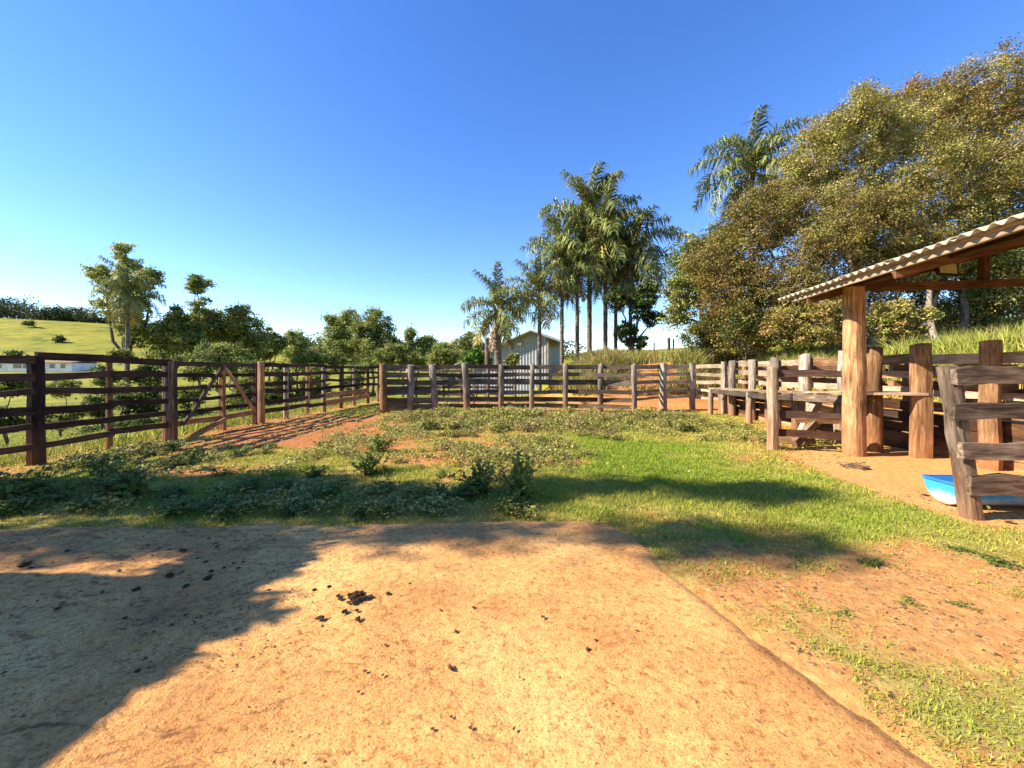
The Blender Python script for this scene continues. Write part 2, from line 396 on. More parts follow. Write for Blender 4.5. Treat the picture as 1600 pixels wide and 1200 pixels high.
def cover(X, Y):
    """grass cover and dustiness of the ground"""
    n1 = fbm(X * .55, Y * .55, 31, 4); n2 = fbm(X * 2.0, Y * 2.0, 41, 3)
    g = .60 + .7 * (n1 - .5) + .5 * (n2 - .5) - .10 * (1 - smooth(X, 0, 2)) * smooth(Y, 6, 8) * (1 - smooth(Y, 14, 15))
    def ell(cx, cy, rx, ry, k):
        q = ((X - cx) / rx) ** 2 + ((Y - cy) / ry) ** 2
        return k * np.exp(-q * 1.2)
    g = g - ell(-5.7, 11.2, 1.4, 2.6, .8) - ell(-4.6, 9.3, 1.0, .7, .5) - ell(-4.2, 13, 1.5, 1.5, .6) - ell(-3.0, 8.2, .8, .4, .45) - ell(-1.7, 7.2, 1.0, .35, .5)
    g = g - ell(-5.2, 6.4, .8, .3, .4) - ell(1.1, 7.0, .5, .3, .5) - ell(2.0, 4.4, .6, .3, .35) - ell(.2, 8.7, .7, .4, .4) - ell(-.3, 5.4, .4, .2, .3)
    g = g + ell(2.8, 6.5, 2.2, 2.4, .35) + ell(-6.3, 6.4, 1.3, 1.6, .3) + ell(-4.0, 4.9, 3, .6, .35) + ell(3.0, 4.4, 1.6, .7, .3)
    g = g - .45 * smooth(Y, 14.5, 16) * smooth(X, 4.2, 5.5) * (1 - smooth(Y, 19.5, 21))
    # bare earth under the shelter
    xb = np.interp(Y, [0, 3.4, 4.2, 5, 6.2, 7.4, 7.9, 8.3, 8.8], [9, 6, 4.85, 4.75, 4.8, 5.0, 5.2, 6.2, 9])
    sh = smooth(X - xb + .5 * (n2 - .5), -.12, .12) * (Y < 8.9) * (Y > 2)
    g = g * (1 - sh)
    # worn strip beside the concrete
    lo = (1 - smooth(Y + .5 * (n1 - .5) - .03 * X + .55 * (1 - smooth(X, 2.0, 3.2)), 3.0, 3.8)) * smooth(X, .9, 1.3)
    g = g * (1 - lo) + lo * (.33 + .75 * (n1 - .47) + .5 * (n2 - .5) + ell(2.6, 1.9, .9, .5, .28) + ell(3.8, 2.5, .8, .4, .2))
    # red cut of the bank and its foot
    cut = np.maximum(smooth(X, 8.3, 8.9) * (1 - smooth(X, 10, 11)) * (Y < 20), smooth(Y, 17.4, 18.6) * (1 - smooth(Y, 19.6, 20.6)) * smooth(X, 1.5, 4))
    g = g * (1 - .45 * cut)
    d = np.clip(.30 + .5 * (n1 - .5) + sh * .55 + lo * .25 + smooth(X, -1, 3) * .15 - ell(-5.2, 10.8, 2.6, 3.2, .5), 0, 1)
    far = np.maximum(np.maximum(smooth(-X, 9, 12), smooth(Y, 24, 30)), smooth(X, 13, 16))
    return np.clip(g, 0, 1), d, far

def axis(lo, hi, f0, f1, step, grow):
    a = list(np.arange(f0, f1 + 1e-6, step))
    s = step; x = f1
    while x < hi:
        s *= grow; x += s; a.append(x)
    s = step; x = f0
    while x > lo:
        s *= grow; x -= s; a.insert(0, x)
    return np.array(a)
ax = axis(-900, 900, -10, 14, .16, 1.09); ay = axis(-60, 900, 0, 23, .16, 1.09)
GX, GY = np.meshgrid(ax, ay)
gx, gy = GX.ravel(), GY.ravel()
gz = height(gx, gy)
gz = gz - .05 * in_slab(gx, gy, -.15)
g_, d_, f_ = cover(gx, gy)
nx, ny = len(ax), len(ay)
ii = np.arange(nx * ny).reshape(ny, nx)
gf = np.stack([ii[:-1, :-1].ravel(), ii[:-1, 1:].ravel(), ii[1:, 1:].ravel(), ii[1:, :-1].ravel()], 1)
ground = link('ground', np_mesh('ground', np.stack([gx, gy, gz], 1), gf, np.stack([g_, d_, f_], 1), True), M['ground'])
ground['kind'] = 'structure'

# concrete apron
rng = np.random.default_rng(3)
sx_ = np.linspace(-7.5, 1, 120); top = [(x, float(slab_front(np.array([x]))[0])) for x in np.linspace(-7.5, .6, 90)]
edge = []
for y in np.linspace(4.31, -6, 110):
    edge.append((float(np.interp(y, SLAB_EDGE_Y, SLAB_EDGE_X)) + .05 * float(fbm(np.array([y * 2.3]), np.array([1.0]), 23)[0] - .5), y))
NXs, NYs = 230, 190
us = np.linspace(0, 1, NXs); vs = np.linspace(0, 1, NYs)
SV = []
for v in vs:
    for u in us:
        x = -7.5 + 8.4 * u
        yf = float(4.29 + .04 * (x - .0) * (x < .9) - 0)
        SV.append((u, v))
SV = np.array(SV)
xf = -7.5 + 8.2 * SV[:, 0]                      # x along the front edge
yf = slab_front(xf) - .35 * smooth(xf, .25, .75) ** 2 * .25
yy = -6 + (yf + 6) * SV[:, 1] ** .7
xr_ = np.interp(yy, SLAB_EDGE_Y, SLAB_EDGE_X) + .17 * (fbm(yy * 1.7, yy * 0 + 1, 23, 5) - .5)
xx = -7.5 + (xr_ + 7.5) * SV[:, 0]
dist_e = np.minimum(xr_ - xx, np.maximum(yf - yy, 0))
zz = .035 + .035 * (fbm(xx * .9, yy * .9, 51) - .5) + .012 * (fbm(xx * 5, yy * 5, 52) - .5) + .05 * smooth(-xx, .2, 2.5) * (fbm(xx * 4.5, yy * 7.5, 53) - .5) - .05 * (1 - smooth(dist_e, 0, .16))
jj = np.arange(NXs * NYs).reshape(NYs, NXs)
sf = np.stack([jj[:-1, :-1].ravel(), jj[:-1, 1:].ravel(), jj[1:, 1:].ravel(), jj[1:, :-1].ravel()], 1)
slab = link('concrete_yard', np_mesh('concrete_yard', np.stack([xx, yy, zz], 1), sf, None, True), M['slab'])
slab['kind'] = 'structure'

# ------------------------------------------------------------------ timber
def plank_mesh(L, h, t, rnd, jit=1.0, seg=.5):
    n = max(2, int(round(L / seg)) + 1)
    V = []; Fc = []
    o1 = o2 = 0.0
    for i in range(n):
        x = -L / 2 + L * i / (n - 1)
        o1 = o1 * .6 + rnd.uniform(-.018, .018) * jit; o2 = o2 * .6 + rnd.uniform(-.006, .006) * jit
        hh = h * (1 + rnd.uniform(-.1, .1) * jit) / 2; tt = t / 2
        for sy, sz in ((-1, -1), (1, -1), (1, 1), (-1, 1)):
            V.append((x + (rnd.uniform(-.015, .015) if i in (0, n - 1) else 0), o2 + sy * tt * (1 + rnd.uniform(-.12, .12) * jit), o1 + sz * hh + rnd.uniform(-.006, .006) * jit))
    for i in range(n - 1):
        a = i * 4
        for k in range(4):
            Fc.append((a + k, a + (k + 1) % 4, a + 4 + (k + 1) % 4, a + 4 + k))
    Fc.append((0, 3, 2, 1)); a = (n - 1) * 4; Fc.append((a, a + 1, a + 2, a + 3))
    return np_mesh('plank', V, Fc)

def frame(p0, p1):
    p0 = Vector(p0); p1 = Vector(p1)
    x = (p1 - p0).normalized()
    up = Vector((0, 0, 1)) if abs(x.z) < .97 else Vector((0, 1, 0))
    y = up.cross(x).normalized(); z = x.cross(y)
    m = Matrix((x, y, z)).transposed().to_4x4(); m.translation = (p0 + p1) / 2
    return m, (p1 - p0).length

def plank(name, p0, p1, h, t, mat, parent, rnd, jit=1.0, seg=.5, roll=0):
    m, L = frame(p0, p1)
    if roll: m = m @ Matrix.Rotation(roll, 4, 'X')
    return link(name, plank_mesh(L, h, t, rnd, jit, seg), mat, parent, m)

def log_mesh(H, r, rnd, sides=8, square=.0, taper=.9, rings=5, lumps=1.0, slant=None):
    V = []; Fc = []
    prof = [1 + rnd.uniform(-.14, .14) * lumps for _ in range(sides)]
    for i in range(rings):
        f = i / (rings - 1); z = -.25 + (H + .25) * f
        rr = r * (1 + (taper - 1) * f)
        ox = rnd.uniform(-.12, .12) * r * lumps; oy = rnd.uniform(-.12, .12) * r * lumps
        for k in range(sides):
            a = 2 * math.pi * (k + .5) / sides
            q = 1.0
            if square > 0:
                q = 1 + square * (1 / max(abs(math.cos(a)), abs(math.sin(a))) - 1)
            q *= prof[k] * (1 + rnd.uniform(-.05, .05) * lumps)
            zz_ = z
            if i == rings - 1: zz_ += rnd.uniform(-.03, .03) + (slant or 0) * math.cos(a)
            V.append((ox + rr * q * math.cos(a), oy + rr * q * math.sin(a), zz_))
    for i in range(rings - 1):
        for k in range(sides):
            a = i * sides + k; b = i * sides + (k + 1) % sides
            Fc.append((a, b, b + sides, a + sides))
    # worn top: small inset
    top = (rings - 1) * sides
    c = len(V); V.append((sum(V[top + k][0] for k in range(sides)) / sides, sum(V[top + k][1] for k in range(sides)) / sides, V[top][2] + .015))
    for k in range(sides): Fc.append((top + k, top + (k + 1) % sides, c))
    me = np_mesh('log', V, Fc)
    if sides >= 8 and square < .3:
        for p in me.polygons[: (rings - 1) * sides]: p.use_smooth = True
    return me

def post(name, x, y, H, r, mat, parent, rnd, lean=(0, 0), **kw):
    z = hz(x, y)
    m = Matrix.Translation((x, y, z)) @ Matrix.Rotation(lean[0], 4, 'X') @ Matrix.Rotation(lean[1], 4, 'Y') @ Matrix.Rotation(rnd.uniform(-.15, .15), 4, 'Z')
    return link(name, log_mesh(H, r, rnd, **kw), mat, parent, m)

def rails(parent, pts, zs, hs, t, mats, rnd, off=(0, 0), span=2, ext=.08, zjit=.032):
    """boards run along the post line pts, each spanning a couple of bays"""
    for k, (z, h) in enumerate(zip(zs, hs)):
        i = 0
        first = True
        while i < len(pts) - 1:
            s = span if not first else (1 + k % span)
            first = False
            j = min(i + s, len(pts) - 1)
            a = Vector((pts[i][0] + off[0], pts[i][1] + off[1], 0)); b = Vector((pts[j][0] + off[0], pts[j][1] + off[1], 0))
            d = (b - a).normalized()
            a = a - d * ext * rnd.uniform(.3, .6); b = b + d * ext * rnd.uniform(.3, .6)
            # lap neighbouring boards a little to either side
            lap = Vector((-d.y, d.x, 0)) * (.004 if i % 2 else -.004) * (1 + .2 * k)
            a.z = hz(pts[i][0], pts[i][1]) + z + rnd.uniform(-zjit, zjit); b.z = hz(pts[j][0], pts[j][1]) + z + rnd.uniform(-zjit, zjit)
            mt = mats[rnd.randrange(len(mats))]
            plank('rail', a + lap, b + lap, h * rnd.uniform(.85, 1.12), t * rnd.uniform(.85, 1.15), mt, parent, rnd)
            i = j

# left fence line
def lf(y): return -7.9 + .078 * (y - 6.8)
rnd = random.Random(11)
ZL, HL = [1.76, 1.47, 1.19, .91, .63, .35], [.13, .115, .115, .12, .115, .125]
ys = [3.3, 4.45, 5.6, 6.8, 7.94, 9.15]
pts = [(lf(y), y) for y in ys]
f = thing('timber_fence', 'dark six-rail timber fence at far left, nearest stretch before the gate', 'fence', (lf(6.8), 6.8, 0), 'timber fences around the cattle pen')
for y, r, H, key in ((3.3, .09, 1.8, 'dark_z'), (4.45, .05, 1.75, 'dark_z'), (5.6, .06, 1.75, 'dark_z'), (6.8, .108, 1.8, 'dark_z'), (7.94, .052, 1.74, 'red_z'), (9.15, .085, 1.78, 'grey_z')):
    post('post', lf(y), y, H, r, M[key], f, rnd, square=.5, lumps=.6)
rails(f, pts, ZL, HL, .05, [M['dark_x']], rnd, off=(.045, 0))

# gate in the left fence
rnd = random.Random(12)
y0, y1 = 9.32, 12.0
g = thing('field_gate', 'wide wooden gate with inverted V brace set in the left fence', 'gate', (lf(10.6), 10.6, 0), 'wooden gates of the cattle pen')
ym = 10.72
post('stile', lf(y0), y0, 1.83, .055, M['dark_z'], g, rnd, square=1, sides=4)
post('stile', lf(y1), y1 - .05, 1.8, .05, M['dark_z'], g, rnd, square=1, sides=4)
post('stile', lf(ym) + .03, ym, 1.72, .055, M['red_z'], g, rnd, square=1, sides=4)
for z, h, k in ((1.72, .10, 'dark'), (1.45, .09, 'dark'), (1.16, .09, 'dark'), (.88, .09, 'dark'), (.6, .09, 'dark'), (.33, .13, 'red')):
    plank('rail', (lf(y0), y0, z), (lf(y1), y1, z + rnd.uniform(-.02, .02)), h, .045, M[k + '_x'], g, rnd)
plank('brace', (lf(9.5) + .06, 9.5, .3), (lf(ym) + .06, ym - .03, 1.66), .08, .05, M['greydark_x'], g, rnd)
plank('brace', (lf(ym) + .07, ym + .05, 1.64), (lf(11.85) + .07, 11.85, .38), .08, .05, M['red_x'], g, rnd)
plank('prop', (lf(9.4) + .35, 9.3, .03), (lf(ym) + .09, ym, .3), .11, .06, M['red_x'], g, rnd)
def ring_mesh(R_, r_, n=14, k=5):
    V = []; Fc = []
    for i in range(n):
        a = 2 * math.pi * i / n
        for j in range(k):
            b = 2 * math.pi * j / k
            V.append((r_ * math.cos(b), (R_ + r_ * math.sin(b)) * math.cos(a), (R_ + r_ * math.sin(b)) * math.sin(a)))
    for i in range(n):
        for j in range(k):
            Fc.append((i * k + j, i * k + (j + 1) % k, ((i + 1) % n) * k + (j + 1) % k, ((i + 1) % n) * k + j))
    return np_mesh('ring', V, Fc, None, True)
link('latch_ring', ring_mesh(.13, .018), M['wire'], g, Vector((lf(11) + .06, 11.0, 1.17)))

# left fence beyond the gate
rnd = random.Random(13)
ys = [12.2, 13.4, 14.6, 15.7, 17.0, 18.2, 19.6, 20.8]
pts = [(lf(y), y) for y in ys]
f = thing('timber_fence', 'dark timber rail fence running away between the brace gate and far corner', 'fence', (lf(16), 16, 0), 'timber fences around the cattle pen')
for i, y in enumerate(ys):
    post('post', lf(y), y, 1.82 if i == 0 else 1.74, .10 if i == 0 else .075, M['red_z' if i in (0, 2) else ('grey_z' if i % 2 else 'dark_z')], f, rnd, square=.4, lumps=.8)
rails(f, pts[:4], ZL, HL, .05, [M['dark_x']], rnd, off=(.04, 0))
rails(f, pts[3:], [1.74, 1.47, 1.2, .92], [.12, .1, .1, .12], .05, [M['dark_x']], rnd, off=(.04, 0))
for z, h in ((.62, .2), (.34, .2)):
    plank('rail', (lf(15.7) + .06, 15.7, z), (lf(19.6) + .06, 19.6, z + .03), h, .05, M['red_x'], f, rnd)

# fence across the back of the pen
rnd = random.Random(14)
bx = [600, 641, 679.5, 730, 782, 831, 884, 937, 991]
bd = [15.2, 15.35, 15.45, 15.4, 15.55, 15.6, 15.6, 15.5, 15.0]
pts = [((p - 800) * d / F, d) for p, d in zip(bx, bd)]
f = thing('timber_fence', 'weathered grey six-rail fence across the back of the weedy pen', 'fence', (0, 15.5, 0), 'timber fences around the cattle pen')
for i, (x, y) in enumerate(pts):
    lean = (0, {1: .02, 2: -.06, 3: -.04, 5: .01}.get(i, rnd.uniform(-.02, .02)))
    post('post', x, y, 1.8 + rnd.uniform(-.02, .04), {0: .13, 1: .13, 2: .125, 3: .13, 4: .115}.get(i, .105) * rnd.uniform(.9, 1.05), M['red_z' if i == 0 else 'grey_z'], f, rnd, lean, taper=rnd.uniform(.85, 1.0), lumps=1.2, square=.25)
rails(f, pts, [1.71, 1.41, 1.12, .77, .47, .22], [.15, .16, .22, .15, .16, .15], .06, [M['greydark_x']], rnd, off=(0, .13))
for z, h in ((.42, .2), (.18, .22), (.9, .14)):
    plank('rail', (pts[0][0], pts[0][1] + .19, z), (pts[2][0], pts[2][1] + .19, z), h, .05, M['red_x' if z < .8 else 'greydark_x'], f, rnd)

# fence of the pen behind, seen through the gaps
rnd = random.Random(15)
pts = [(-6.6 + 1.35 * i, 20.6 - .02 * i) for i in range(6)]
f = thing('timber_fence', 'thin timber fence behind the back fence, farthest of the pens', 'fence', (-1, 20.5, 0), 'timber fences around the cattle pen')
for x, y in pts: post('post', x, y, 1.72, .08, M['grey_z'], f, rnd, lumps=.8)
rails(f, pts, [1.6, 1.3, 1.0, .7, .4], [.1] * 5, .04, [M['greydark_x']], rnd, off=(0, .1))
rnd = random.Random(16)
g = thing('field_gate', 'grey wooden gate with crossed braces seen through the back fence', 'gate', (-2.6, 18.2, 0), 'wooden gates of the cattle pen')
for x in (-3.6, -1.7): post('stile', x, 18.2, 1.65, .05, M['grey_z'], g, rnd, sides=4, square=1)
for z in (1.55, 1.2, .85, .5, .25): plank('rail', (-3.6, 18.2, z), (-1.7, 18.2, z), .1, .04, M['greydark_x'], g, rnd)
plank('brace', (-3.55, 18.15, .3), (-2.65, 18.15, 1.5), .09, .04, M['grey_x'], g, rnd)
plank('brace', (-2.65, 18.12, 1.5), (-1.75, 18.12, .3), .09, .04, M['grey_x'], g, rnd)

# sunlit fence that turns the back right corner and runs along the chute
rnd = random.Random(17)
c1 = [(4.55, 15.05), (5.95, 16.1), (7.3, 16.6), (7.66, 14.8)]
f = thing('timber_fence', 'sunlit pale board fence turning the back right corner of the pen', 'fence', (5.95, 16.1, 0), 'timber fences around the cattle pen')
for i, (x, y) in enumerate(c1[1:]):
    post('post', x, y, 1.88 if i else 1.85, .15 if i == 0 else .11, M['grey_z'], f, rnd, lumps=.9, square=.3)
for (a, b) in ((c1[0], c1[1]), (c1[1], c1[2]), (c1[2], c1[3])):
    dv = Vector((b[0] - a[0], b[1] - a[1], 0)).normalized(); nv = Vector((-dv.y, dv.x, 0)) * .13
    for z, h in ((1.72, .15), (1.42, .13), (1.12, .13), (.8, .10), (.5, .09)):
        pa = Vector((a[0], a[1], z + rnd.uniform(-.02, .02))) + nv + dv * .06; pb = Vector((b[0], b[1], z + rnd.uniform(-.02, .02))) + nv - dv * .06
        plank('rail', pa, pb, h, .05, M['tan_x'], f, rnd)

cy = [14.1, 12.97, 11.86, 10.6, 9.4, 8.0, 7.45, 6.55]
cx = [7.58, 7.6, 7.6, 7.57, 7.6, 7.07, 7.44, 7.65]
rnd = random.Random(18)
f = thing('timber_fence', 'tall sunlit cattle chute fence of heavy posts beside the catwalk', 'fence', (7.55, 11, 0), 'timber fences around the cattle pen')
for i, (x, y) in enumerate(zip(cx, cy)):
    H = [1.9, 1.9, 1.94, 1.98, 2.0, 2.02, 2.05, 2.04][i]
    r = [.12, .11, .12, .135, .11, .15, .15, .13][i]
    post('post', x, y, H, r, M['red_z' if i >= 5 else 'grey_z'], f, rnd, lumps=.9, square=.85 if i >= 6 else .2, taper=.93)
rp = [(7.62, 14.3), (7.6, 12.97), (7.6, 11.86), (7.57, 10.6), (7.6, 9.4), (7.72, 7.9), (7.75, 6.5), (7.77, 5.3)]
rails(f, rp, [1.80, 1.50, 1.18], [.18, .15, .13], .05, [M['tan_x'], M['tan_x'], M['red_x']], rnd, off=(.16, 0), zjit=.01)
rails(f, rp, [.88, .66, .45, .24, .05], [.17, .18, .17, .18, .15], .05, [M['dark_x'], M['beam_x'], M['red_x']], rnd, off=(.16, 0), zjit=.01)  # lower boards in darker wood, painting in the shade below the catwalk
rnd = random.Random(19)
pts = [(8.65, 15.2 - 1.25 * i) for i in range(9)]
f = thing('timber_fence', 'rear row of the cattle chute, rails half hidden behind the tall fence', 'fence', (8.65, 10.5, 0), 'timber fences around the cattle pen')
for x, y in pts: post('post', x, y, 1.78, .11, M['red_z'], f, rnd)
rails(f, pts, [1.55, 1.2, .85, .5, .2], [.13] * 5, .05, [M['red_x'], M['beam_x']], rnd, off=(.14, 0))  # darkened boards mixed in to paint shade into the chute interior

for y in (13.3, 12.1, 10.9, 9.7, 8.5, 7.2):
    for z in (1.64, 1.3):
        plank('cross_log', (7.86, y, z), (8.7, y - .1, z - .02), .15, .14, M['red_x'], f, rnd, 1.3)
# catwalk along the chute
rnd = random.Random(20)
cw = thing('cattle_catwalk', 'raised plank walkway on short posts along the cattle chute', 'walkway', (6.8, 11, 0))
path = [(7.02, 14.6, .94), (6.92, 12.1, .97), (6.55, 9.6, 1.06), (6.42, 7.95, 1.14)]
for i in range(3):
    a = Vector(path[i]); b = Vector(path[i + 1])
    d = (b - a).normalized(); nrm = Vector((-d.y, d.x, 0)).normalized()
    if nrm.x < 0: nrm = -nrm
    for k in range(3):
        o_ = nrm * (.1 + .2 * k)
        plank('deck_plank', a + o_ - d * (.05 + .04 * k), b + o_ + d * (.03 + .03 * k) + Vector((0, 0, .004 * (i + 1))), .185, .045, M['tan_x'], cw, rnd, .7, roll=math.pi / 2)
    plank('edge_beam', a + nrm * .03 - Vector((0, 0, .11)) + d * .06, b + nrm * .03 - Vector((0, 0, .11)) - d * .05, .15, .06, M['greydark_x' if i < 2 else 'panel_x'], cw, rnd)
for k in range(2):
    plank('deck_plank', (6.38, 7.78 - .2 * k, 1.15), (7.55 - .1 * k, 7.62 - .2 * k, 1.15), .19, .045, M['tan_x'], cw, rnd, .9, roll=math.pi / 2)
for x, y, H in ((7.05, 14.55, .9), (7.6, 14.9, .9), (6.98, 12.05, .92), (7.45, 11.9, .9), (6.78, 10.5, .95), (7.2, 10.4, .95), (6.62, 9.1, 1.0), (7.1, 8.9, 1.0)):
    post('leg', x, y, H, .095, M['grey_z'], cw, rnd, lumps=.8)
plank('strut', (6.1, 8.75, .08), (6.75, 9.0, .95), .16, .1, M['tan_x'], cw, rnd)
plank('strut', (5.75, 8.35, .05), (6.6, 8.8, .55), .18, .1, M['tan_x'], cw, rnd)
plank('strut', (5.35, 9.0, .05), (6.3, 8.5, .1), .1, .06, M['tan_x'], cw, rnd)
plank('cross_board', (6.0, 8.7, .5), (6.9, 8.6, .52), .09, .05, M['red_x'], cw, rnd)

# low hurdle between pale post and shelter post
rnd = random.Random(21)
f = thing('timber_fence', 'short three-rail hurdle between a pale post and the shelter log post', 'fence', (5.7, 7.95, 0), 'timber fences around the cattle pen')
post('post', 5.15, 8.1, 1.6, .10, M['tan_z'], f, rnd, square=.9, sides=8, taper=.9)
for z, h in ((1.50, .125), (.72, .13), (.33, .15)):
    plank('rail', (5.22, 8.13, z + .0), (6.2, 7.72, z), h, .06, M['dark_x'], f, rnd)

# leaning panel in the right foreground
rnd = random.Random(22)
f = thing('timber_fence', 'leaning post with four rough grey boards at the right edge', 'fence', (4.9, 4.33, 0), 'timber fences around the cattle pen')
m_ = Matrix.Translation((4.885, 4.36, hz(4.9, 4.33))) @ Matrix.Rotation(-.155, 4, 'Y') @ Matrix.Rotation(.10, 4, 'Z')
link('post', log_mesh(1.62, .088, rnd, sides=8, square=1, taper=.95, rings=9, lumps=.55), M['panel_z'], f, m_)
for z, h, xo in ((1.51, .185, -.335), (1.15, .165, -.34), (.76, .185, -.27), (.37, .215, -.19)):
    plank('rail', (4.93 + xo, 4.262, z), (6.6, 4.30, z + .01), h, .055, M['panel_x'], f, rnd, 1.2, .18)
post('post', 6.55, 4.42, 1.65, .1, M['panel_z'], f, rnd, square=.9)

# ------------------------------------------------------------------ shelter with corrugated roof
rnd = random.Random(23)
ev = Vector((.152, .988, 0)).normalized(); eu = Vector((ev.y, -ev.x, 0))
SO = Vector((6.32, 7.56, 0))
def S(u, v, z): return SO + eu * u + ev * v + Vector((0, 0, z))
PITCH = .27
def rz(u): return 3.03 + (u + .85) * PITCH if u <= 3.4 else 3.03 + (4.25 - (u - 3.4)) * PITCH
sh = thing('cattle_shelter', 'open log shelter with corrugated fibre cement roof at right', 'shelter', SO)
p_ = S(0, 0, 0); post('post', p_.x, p_.y, 3.1, .168, M['red_z'], sh, rnd, sides=10, square=.35, rings=7, taper=.9, lumps=.7)
for (u, v) in ((0, -4.3), (6.8, 0), (6.8, -4.3)):
    p_ = S(u, v, 0); post('post', p_.x, p_.y, 3.05, .15, M['red_z'], sh, rnd, sides=10, square=.35, rings=7, lumps=.7)
for u in (0, 6.8): plank('wall_plate', S(u, -4.9, 3.175), S(u, .62, 3.175), .15, .16, M['beam_x'], sh, rnd, .8)
for v in (0, -4.3): plank('tie_beam', S(.02, v, 3.115 if v else 3.11), S(6.75, v, 3.11), .13, .12, M['beam_x'], sh, rnd, .6)
for v in (0, -2.15, -4.3):
    for s in (0, 1):
        a, b = ((-.72, 3.38) if s == 0 else (7.5, 3.42))
        plank('rafter', S(a, v + .14, rz(a) - .17), S(b, v + .14, rz(b) - .17), .12, .07, M['beam_x'], sh, rnd, .5)
for v in (0, -4.3):
    for u in (2.05, 3.4, 4.75):
        plank('strut', S(u, v, 3.18), S(u, v, rz(u) - .24), .12, .1, M['beam_x'], sh, rnd, .4)
for u in (-.72, .5, 1.7, 2.9, 3.9, 5.1, 6.3, 7.5):
    plank('purlin', S(u, -4.95, rz(u) - .075), S(u, .66, rz(u) - .075), .06, .055, M['tan_x' if u < 0 else 'beam_x'], sh, rnd, .3)
def sheet_mesh(Lu, waves=6, pitch=.177, amp=.026, th=.008):
    n = waves * 8 + 1
    V = []; Fc = []
    for lay in (0, 1):
        for i in range(n):
            y = pitch * waves * i / (n - 1); z = amp * math.cos(2 * math.pi * i / 8) - lay * th
            V.append((0, y, z)); V.append((Lu, y, z))
    o_ = 2 * n
    for i in range(n - 1):
        a = 2 * i
        Fc.append((a, a + 1, a + 3, a + 2)); Fc.append((o_ + a, o_ + a + 2, o_ + a + 3, o_ + a + 1))
        Fc.append((a, a + 2, o_ + a + 2, o_ + a)); Fc.append((a + 1, o_ + a + 1, o_ + a + 3, a + 3))
    Fc.append((0, o_, o_ + 1, 1)); e = 2 * (n - 1); Fc.append((e, e + 1, o_ + e + 1, o_ + e))
    me = np_mesh('roof_sheet', V, Fc)
    for p in me.polygons: p.use_smooth = True
    return me
th = math.atan(PITCH)
sm = sheet_mesh(2.3)
sm.materials.append(M['fibre'])
for s in (0, 1):
    for rw in range(2):
        for k in range(6):
            u0 = (-.85 + rw * 2.12)
            v0 = -5.05 + k * 1.0
            lift = .03 + .012 * rw + .006 * (k % 2)
            if s == 0:
                m_ = Matrix((eu, ev, Vector((0, 0, 1)))).transposed().to_4x4()
                m_ = m_ @ Matrix.Rotation(-th, 4, 'Y')
                m_.translation = S(u0, v0, rz(u0) + lift)
            else:
                u1 = 7.65 - rw * 2.12
                m_ = Matrix((-eu, -ev, Vector((0, 0, 1)))).transposed().to_4x4() @ Matrix.Rotation(-th, 4, 'Y')
                m_.translation = S(u1, v0 + 1.06, rz(u1) + lift)
            link('roof_sheet', sm, None, sh, m_)
# flood lamp under the roof
fl = thing('flood_lamp', 'square flood lamp with yellowish face under the shelter roof', 'lamp', S(1.36, -.16, 3.35))
mf = Matrix.Translation(S(1.36, -.16, 3.35)) @ Matrix.Rotation(.28, 4, 'Y') @ Matrix.Rotation(-.35, 4, 'X') @ Matrix.Rotation(-.35, 4, 'Z')
def box_mesh(sx, sy, sz, bev=0.0):
    V = [(x * sx / 2, y * sy / 2, z * sz / 2) for x in (-1, 1) for y in (-1, 1) for z in (-1, 1)]
    return np_mesh('box', V, [(0, 1, 3, 2), (4, 6, 7, 5), (0, 4, 5, 1), (2, 3, 7, 6), (0, 2, 6, 4), (1, 5, 7, 3)])
link('housing', box_mesh(.29, .05, .25), M['metal'], fl, mf)
link('lens', box_mesh(.235, .012, .2), M['lampface'], fl, mf @ Matrix.Translation((0, -.03, 0)))
link('bracket', box_mesh(.32, .02, .03), M['metal'], fl, mf @ Matrix.Translation((0, .045, .0)))
link('arm', box_mesh(.03, .03, .2), M['metal'], fl, mf @ Matrix.Translation((0, .05, .1)))

# ------------------------------------------------------------------ half drum trough
def trough():
    n, m = 14, 10
    r, Ln, t = .25, 1.5, .012
    V = []; Fc = []
    def ringpts(rad, x): return [(x, -rad * math.cos(math.pi * i / n), .275 - rad * 1.06 * math.sin(math.pi * i / n)) for i in range(n + 1)]
    xs = [0, .03, .38, .40, .42, 1.08, 1.10, 1.12, 1.47, 1.5]
    bul = [.975, 1, 1, 1.025, 1, 1, 1.025, 1, 1, .975]
    for x, q in zip(xs, bul): V += ringpts(r * q, x)
    k = n + 1
    for i in range(len(xs) - 1):
        for j in range(n): Fc.append((i * k + j, i * k + j + 1, (i + 1) * k + j + 1, (i + 1) * k + j))
    Fc.append(tuple(range(0, k))); Fc.append(tuple(reversed(range((len(xs) - 1) * k, len(xs) * k))))
    b0 = len(V)
    for x in (.012, 1.488): V += ringpts(r - t, x)
    for j in range(n): Fc.append((b0 + j, b0 + k + j, b0 + k + j + 1, b0 + j + 1))
    Fc.append(tuple(reversed(range(b0, b0 + k)))); Fc.append(tuple(range(b0 + k, b0 + 2 * k)))
    e = (len(xs) - 1) * k
    Fc += [(0, b0, b0 + k, e), (n, e + n, b0 + k + n, b0 + n), (0, n, b0 + n, b0), (e, b0 + k, b0 + k + n, e + n)]
    return V, Fc
V, Fc = trough()
tr = thing('feed_trough', 'half drum feed trough, bleached blue plastic, behind the leaning boards', 'trough', (5.04, 4.78, .0))
tm = Matrix.Translation((5.04, 4.78, hz(5.05, 4.76) + .0)) @ Matrix.Rotation(-.04, 4, 'Z')
link('shell', np_mesh('drum', V, Fc), M['drum'], tr, tm)
V2 = []; Fc2 = []
